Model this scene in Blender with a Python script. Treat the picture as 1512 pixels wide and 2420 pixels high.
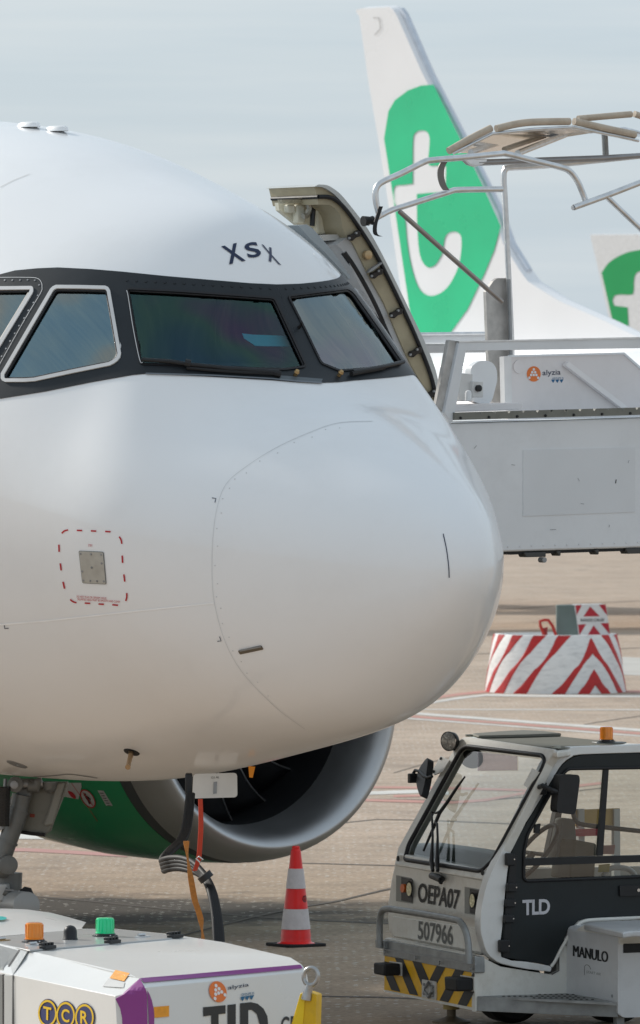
import bpy, bmesh, math, random
import numpy as np
from mathutils import Vector, Matrix
from mathutils.bvhtree import BVHTree
from mathutils.geometry import delaunay_2d_cdt
random.seed(7)
R_ = math.radians
scene = bpy.context.scene
for o in list(bpy.data.objects): bpy.data.objects.remove(o)

# ------------------------------------------------------------------ camera
F, YH, HC, CX = 18500.0, 980.0, 4.0, 756.0      # survey constants: focal (px of a 1512 wide picture), horizon row, eye height
cam = bpy.data.cameras.new('camera')
cam.sensor_fit = 'HORIZONTAL'; cam.sensor_width = 36.0
cam.lens = 36.0*F/1512.0
cam.shift_y = -(1210.0-YH)/1512.0
cam.clip_start = 0.5; cam.clip_end = 6000
cam.dof.use_dof = True; cam.dof.focus_distance = 47.0; cam.dof.aperture_fstop = 20.0
cam_o = bpy.data.objects.new('camera', cam); scene.collection.objects.link(cam_o)
cam_o.location = (0, 0, HC); cam_o.rotation_euler = (R_(90), 0, 0)
scene.camera = cam_o
# ------------------------------------------------------------------ sky
SUN_EL, SUN_AZ = R_(30), R_(-52)
w = bpy.data.worlds.new('World'); scene.world = w; w.use_nodes = True
nt = w.node_tree; nt.nodes.clear()
def wn(t, **k):
    n = nt.nodes.new(t)
    for a, b in k.items(): setattr(n, a, b)
    return n
sky = wn('ShaderNodeTexSky', sky_type='NISHITA', sun_disc=False, sun_elevation=SUN_EL, sun_rotation=SUN_AZ,
         air_density=1.0, dust_density=2.0, ozone_density=1.5, altitude=100)
tc = wn('ShaderNodeTexCoord'); mp = wn('ShaderNodeMapping'); mp.inputs['Scale'].default_value = (5, 5, 90)
nz = wn('ShaderNodeTexNoise'); nz.inputs['Scale'].default_value = 1.6; nz.inputs['Detail'].default_value = 5; nz.inputs['Roughness'].default_value = .55
mp2 = wn('ShaderNodeMapping'); mp2.inputs['Scale'].default_value = (2.2, 2.2, 14)
nz2 = wn('ShaderNodeTexNoise'); nz2.inputs['Scale'].default_value = 1.3; nz2.inputs['Detail'].default_value = 6
cr = wn('ShaderNodeValToRGB'); cr.color_ramp.elements[0].position = .36; cr.color_ramp.elements[1].position = .68
cr.color_ramp.elements[0].color = (.80, .80, .80, 1); cr.color_ramp.elements[1].color = (.97, .97, .97, 1)
add = wn('ShaderNodeMath', operation='ADD'); mul = wn('ShaderNodeMath', operation='MULTIPLY'); mul.inputs[1].default_value = .5
mx = wn('ShaderNodeMixRGB')
cr2 = wn('ShaderNodeValToRGB'); cr2.color_ramp.elements[0].position = .40; cr2.color_ramp.elements[1].position = .68
cr2.color_ramp.elements[0].color = (.455, .54, .61, 1); cr2.color_ramp.elements[1].color = (.53, .588, .625, 1)     # blue haze and thin pale streaks
vs_ = wn('ShaderNodeVectorMath', operation='SCALE'); vs_.inputs['Scale'].default_value = 10.0
hs = wn('ShaderNodeHueSaturation'); hs.inputs['Saturation'].default_value = .85
bg = wn('ShaderNodeBackground'); bg.inputs['Strength'].default_value = .1
out = wn('ShaderNodeOutputWorld')
L = nt.links.new
L(tc.outputs['Generated'], mp.inputs['Vector']); L(mp.outputs[0], nz.inputs['Vector'])
L(tc.outputs['Generated'], mp2.inputs['Vector']); L(mp2.outputs[0], nz2.inputs['Vector'])
L(nz.outputs['Fac'], add.inputs[0]); L(nz2.outputs['Fac'], add.inputs[1]); L(add.outputs[0], mul.inputs[0]); L(mul.outputs[0], cr.inputs['Fac'])
sep = wn('ShaderNodeSeparateXYZ'); el_ = wn('ShaderNodeMapRange'); el_.inputs['From Min'].default_value = .05; el_.inputs['From Max'].default_value = .75; el_.inputs['To Min'].default_value = 1.0; el_.inputs['To Max'].default_value = .85
vm = wn('ShaderNodeMath', operation='MULTIPLY')
L(tc.outputs['Generated'], sep.inputs[0]); L(sep.outputs['Z'], el_.inputs['Value']); L(el_.outputs[0], vm.inputs[1]); L(cr.outputs['Color'], vm.inputs[0])   # haze thins with height
L(sky.outputs[0], hs.inputs['Color']); L(hs.outputs[0], mx.inputs[1]); L(vm.outputs[0], mx.inputs[0])
L(nz.outputs['Fac'], cr2.inputs['Fac']); L(cr2.outputs['Color'], vs_.inputs[0]); L(vs_.outputs[0], mx.inputs[2])
L(mx.outputs[0], bg.inputs['Color']); L(bg.outputs[0], out.inputs['Surface'])
# ------------------------------------------------------------------ sun
sd = bpy.data.lights.new('sun', 'SUN'); sd.energy = 2.6; sd.angle = R_(4); sd.color = (1, .95, .87)
so = bpy.data.objects.new('sun', sd); scene.collection.objects.link(so)
ldir = -Vector((math.sin(SUN_AZ)*math.cos(SUN_EL), math.cos(SUN_AZ)*math.cos(SUN_EL), math.sin(SUN_EL)))
so.rotation_euler = ldir.to_track_quat('-Z', 'Y').to_euler(); so.location = (-60, 40, 60)
# ------------------------------------------------------------------ exposure
scene.view_settings.view_transform = 'Standard'; scene.view_settings.look = 'None'
scene.view_settings.gamma = 1.0; scene.view_settings.exposure = 0.32; scene.view_settings.use_curve_mapping = False
scene.cycles.max_bounces = 10; scene.cycles.transparent_max_bounces = 12; scene.cycles.caustics_reflective = False; scene.cycles.caustics_refractive = False

# ================================================================== materials
MATS = {}
def lin(c):
    f = lambda v: v/12.92 if v <= .04045 else ((v+.055)/1.055)**2.4
    return tuple(f(v/255.) for v in c)+(1,)
def mat(name, col, rough=.5, metal=0., var=.06, vscale=6., coat=0., coat_r=.05, bump=0., bscale=40., dirt=0., dscale=3., dcol=(.12, .1, .08), trans=0., ior=1.45, emit=None, stretch=None, spec=None, rvar=.08):
    if name in MATS: return MATS[name]
    m = bpy.data.materials.new(name); m.use_nodes = True; t = m.node_tree; N = t.nodes; b = N['Principled BSDF']
    if len(col) == 3: col = tuple(col)+(1,)
    b.inputs['Roughness'].default_value = rough; b.inputs['Metallic'].default_value = metal
    b.inputs['Coat Weight'].default_value = coat; b.inputs['Coat Roughness'].default_value = coat_r
    b.inputs['Transmission Weight'].default_value = trans; b.inputs['IOR'].default_value = ior
    if spec is not None: b.inputs['Specular IOR Level'].default_value = spec
    tcn = N.new('ShaderNodeTexCoord'); mpn = N.new('ShaderNodeMapping')
    if stretch: mpn.inputs['Scale'].default_value = stretch
    t.links.new(tcn.outputs['Object'], mpn.inputs['Vector'])
    n1 = N.new('ShaderNodeTexNoise'); n1.inputs['Scale'].default_value = vscale; n1.inputs['Detail'].default_value = 6
    t.links.new(mpn.outputs[0], n1.inputs['Vector'])
    mr = N.new('ShaderNodeMapRange'); mr.inputs['From Min'].default_value = .3; mr.inputs['From Max'].default_value = .7
    mr.inputs['To Min'].default_value = 1-var; mr.inputs['To Max'].default_value = 1+var
    t.links.new(n1.outputs['Fac'], mr.inputs['Value'])
    mm = N.new('ShaderNodeVectorMath'); mm.operation = 'SCALE'; mm.inputs[0].default_value = col[:3]
    t.links.new(mr.outputs[0], mm.inputs['Scale'])
    last = mm.outputs[0]
    if dirt > 0:
        n2 = N.new('ShaderNodeTexNoise'); n2.inputs['Scale'].default_value = dscale; n2.inputs['Detail'].default_value = 9; n2.inputs['Roughness'].default_value = .68
        t.links.new(mpn.outputs[0], n2.inputs['Vector'])
        r2 = N.new('ShaderNodeValToRGB'); r2.color_ramp.elements[0].position = .48; r2.color_ramp.elements[1].position = .78
        r2.color_ramp.elements[1].color = (dirt, dirt, dirt, 1)
        t.links.new(n2.outputs['Fac'], r2.inputs['Fac'])
        mi = N.new('ShaderNodeMixRGB'); mi.inputs[2].default_value = tuple(dcol)+(1,)
        t.links.new(r2.outputs['Color'], mi.inputs[0]); t.links.new(last, mi.inputs[1]); last = mi.outputs[0]
    t.links.new(last, b.inputs['Base Color'])
    if rvar > 0:
        mrr = N.new('ShaderNodeMapRange'); mrr.inputs['To Min'].default_value = max(.02, rough-rvar); mrr.inputs['To Max'].default_value = min(1, rough+rvar)
        t.links.new(n1.outputs['Fac'], mrr.inputs['Value']); t.links.new(mrr.outputs[0], b.inputs['Roughness'])
    if bump > 0:
        n3 = N.new('ShaderNodeTexNoise'); n3.inputs['Scale'].default_value = bscale; n3.inputs['Detail'].default_value = 4
        t.links.new(mpn.outputs[0], n3.inputs['Vector'])
        bp = N.new('ShaderNodeBump'); bp.inputs['Strength'].default_value = bump; bp.inputs['Distance'].default_value = .01
        t.links.new(n3.outputs['Fac'], bp.inputs['Height']); t.links.new(bp.outputs[0], b.inputs['Normal'])
    if emit:
        b.inputs['Emission Color'].default_value = tuple(emit[:3])+(1,); b.inputs['Emission Strength'].default_value = emit[3]
    MATS[name] = m; return m
def glass_mat(name, tint, ior, rough=.02, film=None):
    if name in MATS: return MATS[name]
    m = bpy.data.materials.new(name); m.use_nodes = True; t = m.node_tree; t.nodes.clear(); N = t.nodes
    o = N.new('ShaderNodeOutputMaterial'); tr = N.new('ShaderNodeBsdfTransparent'); gl = N.new('ShaderNodeBsdfGlossy'); fr = N.new('ShaderNodeFresnel'); mxn = N.new('ShaderNodeMixShader')
    tr.inputs[0].default_value = tuple(tint)+(1,); gl.inputs['Roughness'].default_value = rough; fr.inputs['IOR'].default_value = ior
    gl.inputs['Color'].default_value = (1, 1, 1, 1)
    if film:
        tcn = N.new('ShaderNodeTexCoord'); nn = N.new('ShaderNodeTexNoise'); nn.inputs['Scale'].default_value = 2.2; nn.inputs['Detail'].default_value = 1
        rr = N.new('ShaderNodeValToRGB'); e = rr.color_ramp.elements
        e[0].position = .3; e[0].color = film[0]; e[1].position = .7; e[1].color = film[2]; x = e.new(.5); x.color = film[1]
        t.links.new(tcn.outputs['Object'], nn.inputs['Vector']); t.links.new(nn.outputs['Fac'], rr.inputs['Fac']); t.links.new(rr.outputs['Color'], gl.inputs['Color'])
    t.links.new(fr.outputs[0], mxn.inputs[0]); t.links.new(tr.outputs[0], mxn.inputs[1]); t.links.new(gl.outputs[0], mxn.inputs[2]); t.links.new(mxn.outputs[0], o.inputs[0])
    MATS[name] = m; return m

# ================================================================== helpers
def P(x, y, d): return Vector(((x-CX)*d/F, d, HC-(y-YH)*d/F))
def ray(x, y): return Vector(((x-CX)/F, 1.0, -(y-YH)/F))
EYE = Vector((0, 0, HC))
class Plane:
    def __init__(s, o, n): s.o = Vector(o); s.n = Vector(n).normalized()
    def __call__(s, x, y):
        r = ray(x, y); return EYE+r*((s.o-EYE).dot(s.n)/r.dot(s.n))
    def shift(s, d): return Plane(s.o+s.n*d, s.n)
def G(x, y, z=0.0): return Plane((0, 0, z), (0, 0, 1))(x, y)
def proj(p): return (CX+F*p[0]/p[1], YH+F*(HC-p[2])/p[1])

class MB:
    def __init__(s): s.v = []; s.f = []
    def add(s, vs, fs):
        k = len(s.v); s.v += [Vector(p) for p in vs]; s.f += [tuple(i+k for i in f) for f in fs]; return s
    def prism(s, pts, ext):
        """closed polygon pts extruded along ext (both caps)"""
        n = len(pts); e = Vector(ext); pts = [Vector(p) for p in pts]
        nrm = Vector((0, 0, 0))
        for i in range(n): nrm += pts[i].cross(pts[(i+1) % n])
        if nrm.dot(e) > 0: pts = pts[::-1]
        vs = pts+[p+e for p in pts]
        fs = [tuple(range(n)), tuple(range(2*n-1, n-1, -1))]+[((i+1) % n, i, i+n, (i+1) % n+n) for i in range(n)]
        return s.add(vs, fs)
    def box(s, c, ax, ay, az):
        c, ax, ay, az = map(Vector, (c, ax, ay, az))
        q = [c-ax-ay-az, c+ax-ay-az, c+ax+ay-az, c-ax+ay-az]
        return s.prism(q, az*2)
    def tube(s, path, r, seg=12, cap=True, closed=False):
        path = [Vector(p) for p in path]; n = len(path); rs = r if isinstance(r, (list, tuple)) else [r]*n
        rings = []; up = None
        for i in range(n):
            if closed: t = path[(i+1) % n]-path[i-1]
            else: t = path[min(i+1, n-1)]-path[max(i-1, 0)]
            t.normalize()
            if up is None:
                up = Vector((0, 0, 1)) if abs(t.z) < .9 else Vector((1, 0, 0))
            x = up-t*up.dot(t)
            if x.length < 1e-5: x = t.orthogonal()
            x.normalize(); up = x; y = t.cross(x)
            rings.append([path[i]+(x*math.cos(2*math.pi*k/seg)+y*math.sin(2*math.pi*k/seg))*rs[i] for k in range(seg)])
        vs = [p for rg in rings for p in rg]; fs = []
        m = n if closed else n-1
        for i in range(m):
            j = (i+1) % n
            for k in range(seg): fs.append((i*seg+k, i*seg+(k+1) % seg, j*seg+(k+1) % seg, j*seg+k))
        if cap and not closed:
            fs.append(tuple(range(seg-1, -1, -1))); fs.append(tuple((n-1)*seg+k for k in range(seg)))
        return s.add(vs, fs)
    def lathe(s, prof, o, axis, seg=32, cap0=False, cap1=False):
        """prof: list of (along, radius)"""
        o = Vector(o); a = Vector(axis).normalized(); x = Vector((0, 0, 1)) if abs(a.z) < .9 else Vector((1, 0, 0))
        x = (x-a*x.dot(a)).normalized(); y = a.cross(x); vs = []; fs = []
        for (h_, r) in prof:
            for k in range(seg):
                t = 2*math.pi*k/seg; vs.append(o+a*h_+(x*math.cos(t)+y*math.sin(t))*r)
        for i in range(len(prof)-1):
            for k in range(seg): fs.append((i*seg+k, i*seg+(k+1) % seg, (i+1)*seg+(k+1) % seg, (i+1)*seg+k))
        if cap0: fs.append(tuple(range(seg-1, -1, -1)))
        if cap1: n = (len(prof)-1)*seg; fs.append(tuple(n+k for k in range(seg)))
        return s.add(vs, fs)
    def poly(s, pts): return s.add(pts, [tuple(range(len(pts)))])
    def ribbon(s, path, side, w, th=.003):
        """flat strap: path centre line, side = width direction per point or one vector"""
        n = len(path); sd_ = side if isinstance(side, list) else [side]*n
        ws = w if isinstance(w, list) else [w]*n
        vs = []; fs = []
        for i in range(n):
            p = Vector(path[i]); sv = Vector(sd_[i]).normalized()
            t = (Vector(path[min(i+1, n-1)])-Vector(path[max(i-1, 0)])).normalized(); nn = t.cross(sv).normalized()
            vs += [p-sv*ws[i]/2-nn*th/2, p+sv*ws[i]/2-nn*th/2, p+sv*ws[i]/2+nn*th/2, p-sv*ws[i]/2+nn*th/2]
        for i in range(n-1):
            for k in range(4): fs.append((i*4+k, i*4+(k+1) % 4, i*4+4+(k+1) % 4, i*4+4+k))
        fs.append((3, 2, 1, 0)); fs.append(tuple((n-1)*4+k for k in range(4)))
        return s.add(vs, fs)

def empty(name, loc, label, cat, group=None):
    o = bpy.data.objects.new(name, None); o.empty_display_size = .2; scene.collection.objects.link(o); o.location = loc
    o['label'] = label; o['category'] = cat
    if group: o['group'] = group
    return o
def base_of(o):
    while o.parent: o = o.parent
    return Vector(o.location)
def obj(name, mb, m, parent=None, smooth=35, bevel=0, bseg=2, label=None, cat=None, kind=None, group=None, solid=0, origin=None, recalc=True):
    me = bpy.data.meshes.new(name)
    off = base_of(parent) if parent else Vector(origin if origin is not None else (0, 0, 0))
    me.from_pydata([tuple(v-off) for v in mb.v], [], mb.f); me.validate()
    if recalc:
        bm = bmesh.new(); bm.from_mesh(me); bmesh.ops.recalc_face_normals(bm, faces=bm.faces); bm.to_mesh(me); bm.free()
    me.materials.append(m)
    if smooth:
        me.polygons.foreach_set('use_smooth', [True]*len(me.polygons)); me.set_sharp_from_angle(angle=R_(smooth))
    o = bpy.data.objects.new(name, me); scene.collection.objects.link(o)
    if parent: o.parent = parent
    else: o.location = off
    if solid:
        md = o.modifiers.new('solid', 'SOLIDIFY'); md.thickness = abs(solid); md.offset = -1 if solid > 0 else 1
    if bevel:
        md = o.modifiers.new('bevel', 'BEVEL'); md.width = bevel; md.segments = bseg; md.limit_method = 'ANGLE'; md.angle_limit = R_(40); md.harden_normals = False
    if label: o['label'] = label
    if cat: o['category'] = cat
    if kind: o['kind'] = kind
    if group: o['group'] = group
    return o
def smooth_path(pts, n=6, closed=False):
    """Catmull-Rom through points (Vectors or tuples)"""
    pts = [Vector(p) for p in pts]; N = len(pts); o = []
    rng = range(N) if closed else range(N-1)
    for i in rng:
        p1, p2 = pts[i], pts[(i+1) % N]
        p0 = pts[i-1] if (closed or i > 0) else p1*2-p2
        p3 = pts[(i+2) % N] if (closed or i+2 < N) else p2*2-p1
        for k in range(n):
            t = k/n; o.append(.5*((2*p1)+(p2-p0)*t+(2*p0-5*p1+4*p2-p3)*t*t+(3*p1-p0-3*p2+p3)*t**3))
    if not closed: o.append(pts[-1])
    return o
def sm2(pts, n=6, closed=False): return [(p.x, p.y) for p in smooth_path([(x, y, 0) for x, y in pts], n, closed)]
def inpoly(x, y, poly):
    c = False; n = len(poly); j = n-1
    for i in range(n):
        xi, yi = poly[i]; xj, yj = poly[j]
        if (yi > y) != (yj > y) and x < (xj-xi)*(y-yi)/(yj-yi)+xi: c = not c
        j = i
    return c
def area2(p): return sum(p[i-1][0]*p[i][1]-p[i][0]*p[i-1][1] for i in range(len(p)))/2
def offpoly(poly, d):
    """inward offset (positive d) of a simple 2D polygon"""
    n = len(poly); sg = 1 if area2(poly) > 0 else -1; o = []
    for i in range(n):
        p0, p1, p2 = (Vector(poly[i-1]), Vector(poly[i]), Vector(poly[(i+1) % n]))
        a = (p1-p0).normalized(); b = (p2-p1).normalized()
        na = Vector((-a.y, a.x))*sg; nb = Vector((-b.y, b.x))*sg
        m = (na+nb); m = m/max(m.length, 1e-6); k = d/max(.35, m.dot(na)); q = p1+m*k; o.append((q.x, q.y))
    return o
def ribpoly(pts, wd):
    n = len(pts); l = []; r = []
    for i in range(n):
        a = Vector(pts[max(i-1, 0)]); b = Vector(pts[min(i+1, n-1)]); t = (b-a).normalized(); nn = Vector((-t.y, t.x))*wd/2
        p = Vector(pts[i]); l.append(tuple(p+nn)); r.append(tuple(p-nn))
    return l+r[::-1]
def rrect(quad, r, n=4):
    """rounded corners on a 2D polygon"""
    o = []; N = len(quad)
    for i in range(N):
        p0, p, p1 = Vector(quad[i-1]), Vector(quad[i]), Vector(quad[(i+1) % N])
        d0, d1 = (p0-p), (p1-p); rr = min(r, d0.length*.45, d1.length*.45); a = p+d0.normalized()*rr; b = p+d1.normalized()*rr
        for k in range(n+1):
            t = k/n; q = a*(1-t)**2+p*2*t*(1-t)+b*t*t; o.append((q.x, q.y))
    return o
def tess(poly, holes=(), res=0):
    """triangulate 2D polygon with holes (+ interior grid of spacing res)"""
    vs = []; ed = []
    for pl in [poly]+list(holes):
        k = len(vs); n = len(pl); vs += [Vector(p) for p in pl]; ed += [(k+i, k+(i+1) % n) for i in range(n)]
    if res:
        xs = [p[0] for p in poly]; ys = [p[1] for p in poly]
        segs = [(vs[a], vs[b]) for a, b in ed]
        A = np.array([(a.x, a.y) for a, b in segs]); B = np.array([(b.x, b.y) for a, b in segs])
        y = min(ys)+res/2; row = 0
        while y < max(ys):
            x = min(xs)+res*(.5 if row % 2 else .25)
            while x < max(xs):
                if inpoly(x, y, poly) and not any(inpoly(x, y, h) for h in holes):
                    p = np.array((x, y)); ab = B-A; t = np.clip(((p-A)*ab).sum(1)/np.maximum((ab**2).sum(1), 1e-9), 0, 1)
                    if np.sqrt((((A+ab*t[:, None])-p)**2).sum(1)).min() > res*.35: vs.append(Vector((x, y)))
                x += res
            y += res*.87; row += 1
    ov, oe, of, *_ = delaunay_2d_cdt(vs, ed, [], 0, 1e-5)
    tris = []
    for f in of:
        cx = sum(ov[i].x for i in f)/len(f); cy = sum(ov[i].y for i in f)/len(f)
        if inpoly(cx, cy, poly) and not any(inpoly(cx, cy, h) for h in holes): tris.append(tuple(f))
    return [(v.x, v.y) for v in ov], tris
def orient(pts, f):
    a, b, c = pts[f[0]], pts[f[1]], pts[f[2]]
    return f if (b-a).cross(c-a).dot(EYE-a) > 0 else f[::-1]
def flat(mapper, poly, holes=(), thick=0, res=0):
    """picture-measured outline laid on a plane of the place; thick pushes a body behind it"""
    vs, fs = tess(poly, holes, res); mb = MB()
    pts = [mapper(*v) for v in vs]
    fs = [orient(pts, f) for f in fs]
    mb.add(pts, fs)
    if thick:
        n = mapper.n
        if n.dot(EYE-mapper.o) < 0: n = -n
        k = len(pts); e = -n*thick
        mb.v += [p+e for p in pts]; mb.f += [tuple(i+k for i in f[::-1]) for f in fs]
        from collections import Counter
        c = Counter()
        for f in fs:
            for i in range(len(f)): c[(f[i], f[(i+1) % len(f)])] += 1
        for (a, b) in list(c):
            if (b, a) not in c: mb.f.append((b, a, a+k, b+k))
    return mb
def text2d(s, bold=0.0, spacing=1.0):
    """unit-square outline mesh of a text: verts 2D in 0..1, tris"""
    cu = bpy.data.curves.new('t', 'FONT'); cu.body = s; cu.offset = bold; cu.space_character = spacing; cu.resolution_u = 4
    o = bpy.data.objects.new('t', cu); scene.collection.objects.link(o)
    dg = bpy.context.evaluated_depsgraph_get(); me = bpy.data.meshes.new_from_object(o.evaluated_get(dg))
    vs = [(v.co.x, v.co.y) for v in me.vertices]; fs = [tuple(p.vertices) for p in me.polygons]
    bpy.data.objects.remove(o); bpy.data.curves.remove(cu); bpy.data.meshes.remove(me)
    x0 = min(v[0] for v in vs); x1 = max(v[0] for v in vs); y0 = min(v[1] for v in vs); y1 = max(v[1] for v in vs)
    return [((v[0]-x0)/(x1-x0), (v[1]-y0)/(y1-y0)) for v in vs], fs
def quadmap(q):
    """q: bl, br, tr, tl in px"""
    return lambda u, v: tuple((1-u)*(1-v)*q[0][k]+u*(1-v)*q[1][k]+u*v*q[2][k]+(1-u)*v*q[3][k] for k in (0, 1))
def text_on(mapper, s, q, bold=0., spacing=1.):
    vs, fs = text2d(s, bold, spacing); qm = quadmap(q); mb = MB(); mb.add([mapper(*qm(*v)) for v in vs], fs); return mb
def dens(pl, d=9.0):
    o = []
    for i in range(len(pl)):
        a, b = pl[i], pl[(i+1) % len(pl)]; n = max(1, int(math.hypot(b[0]-a[0], b[1]-a[1])/d))
        o += [(a[0]+(b[0]-a[0])*k/n, a[1]+(b[1]-a[1])*k/n) for k in range(n)]
    return o
def ell(cx, cy, rx, ry, n=28, rot=0):
    c, s = math.cos(rot), math.sin(rot)
    return [(cx+rx*math.cos(t)*c-ry*math.sin(t)*s, cy+rx*math.cos(t)*s+ry*math.sin(t)*c) for t in [2*math.pi*k/n for k in range(n)]]

# ------------------------------------------------------------------ palette
M_white = mat('white_aircraft_paint', (.90, .905, .91), .40, 0, .012, 1.2, coat=.65, coat_r=.09, dirt=.10, dscale=1.1, dcol=(.45, .43, .39), rvar=.03, bump=.05, bscale=2.2)
M_band = mat('dark_grey_window_surround', (.020, .025, .030), .42, 0, .15, 5, coat=.0, spec=.35, bump=.02, bscale=60)
M_navy = mat('navy_lettering', (.010, .022, .065), .4)
M_red = mat('red_paint', (.50, .015, .025), .5)
M_line = mat('seam_line', (.16, .17, .17), .6); M_faint = mat('faint_seam', (.66, .67, .67), .5)
M_seal = mat('black_seal', (.012, .012, .014), .5)
M_ring = mat('pale_window_rim', (.66, .66, .66), .55, 0, spec=.3)
M_alu = mat('brushed_aluminium', (.74, .745, .75), .38, 1.0, .12, 14, dirt=.2, dscale=9, dcol=(.3, .29, .27))
M_galv = mat('galvanised_steel', (.33, .34, .34), .52, .55, .22, 9, dirt=.35, dscale=14, dcol=(.16, .16, .15), bump=.05, bscale=50)
M_galvl = mat('pale_galvanised_steel', (.50, .48, .455), .55, .15, .2, 9, dirt=.4, dscale=14, dcol=(.28, .26, .24))
M_steel = mat('grey_steel', (.30, .31, .32), .4, .6, .15, 12)
M_dark = mat('dark_rubber', (.012, .012, .013), .6, 0, .2, 20)
M_plast = mat('black_plastic', (.014, .015, .017), .42, 0, .2, 12)
M_charc = mat('charcoal_paint', (.016, .021, .023), .4, 0, .1, 8, spec=.4)
M_beige = mat('door_primer_beige', (.42, .36, .24), .5, 0, .1, 6, dirt=.25, dscale=8, dcol=(.16, .12, .07))
M_lining = mat('quilted_lining', (.80, .75, .60), .6, 0, .12, 18, bump=.2, bscale=25)
M_gpu = mat('gpu_white_paint', (.74, .74, .72), .3, 0, .02, 2, coat=.3, dirt=.12, dscale=4, dcol=(.4, .38, .33))
M_gpu_grey = mat('gpu_grey_deck', (.42, .43, .43), .3, 0, .03, 3, coat=.3, dirt=.15, dscale=5)
M_van = mat('tug_white_paint', (.78, .77, .72), .38, 0, .03, 3, coat=.2, dirt=.4, dscale=8, dcol=(.42, .37, .28))
M_purple = mat('purple_film', (.27, .045, .25), .35, 0, .04, 4)
M_orange = mat('orange_reflector', (.85, .35, .02), .35, 0, .1, 30)
M_yellow = mat('yellow_paint', (.72, .44, .008), .42, 0, .06, 8, dirt=.3, dscale=14, dcol=(.25, .17, .04))
M_black = mat('black_print', (.014, .014, .015), .5)
M_grey_print = mat('grey_print', (.13, .135, .13), .5)
M_logo_or = mat('orange_print', (.78, .20, .045), .5)
M_logo_bl = mat('blue_print', (.02, .13, .27), .5)
M_logo_w = mat('white_print', (.8, .8, .8), .5)
M_green_fin = mat('green_tail_paint', (.012, .60, .27), .28, 0, .14, .35, coat=.3)
M_fin_white = mat('tail_white_paint', (.93, .93, .94), .3, 0, .02, .6, coat=.2)
M_chrome = mat('bright_steel', (.6, .6, .6), .2, 1.0, .05)

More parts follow.
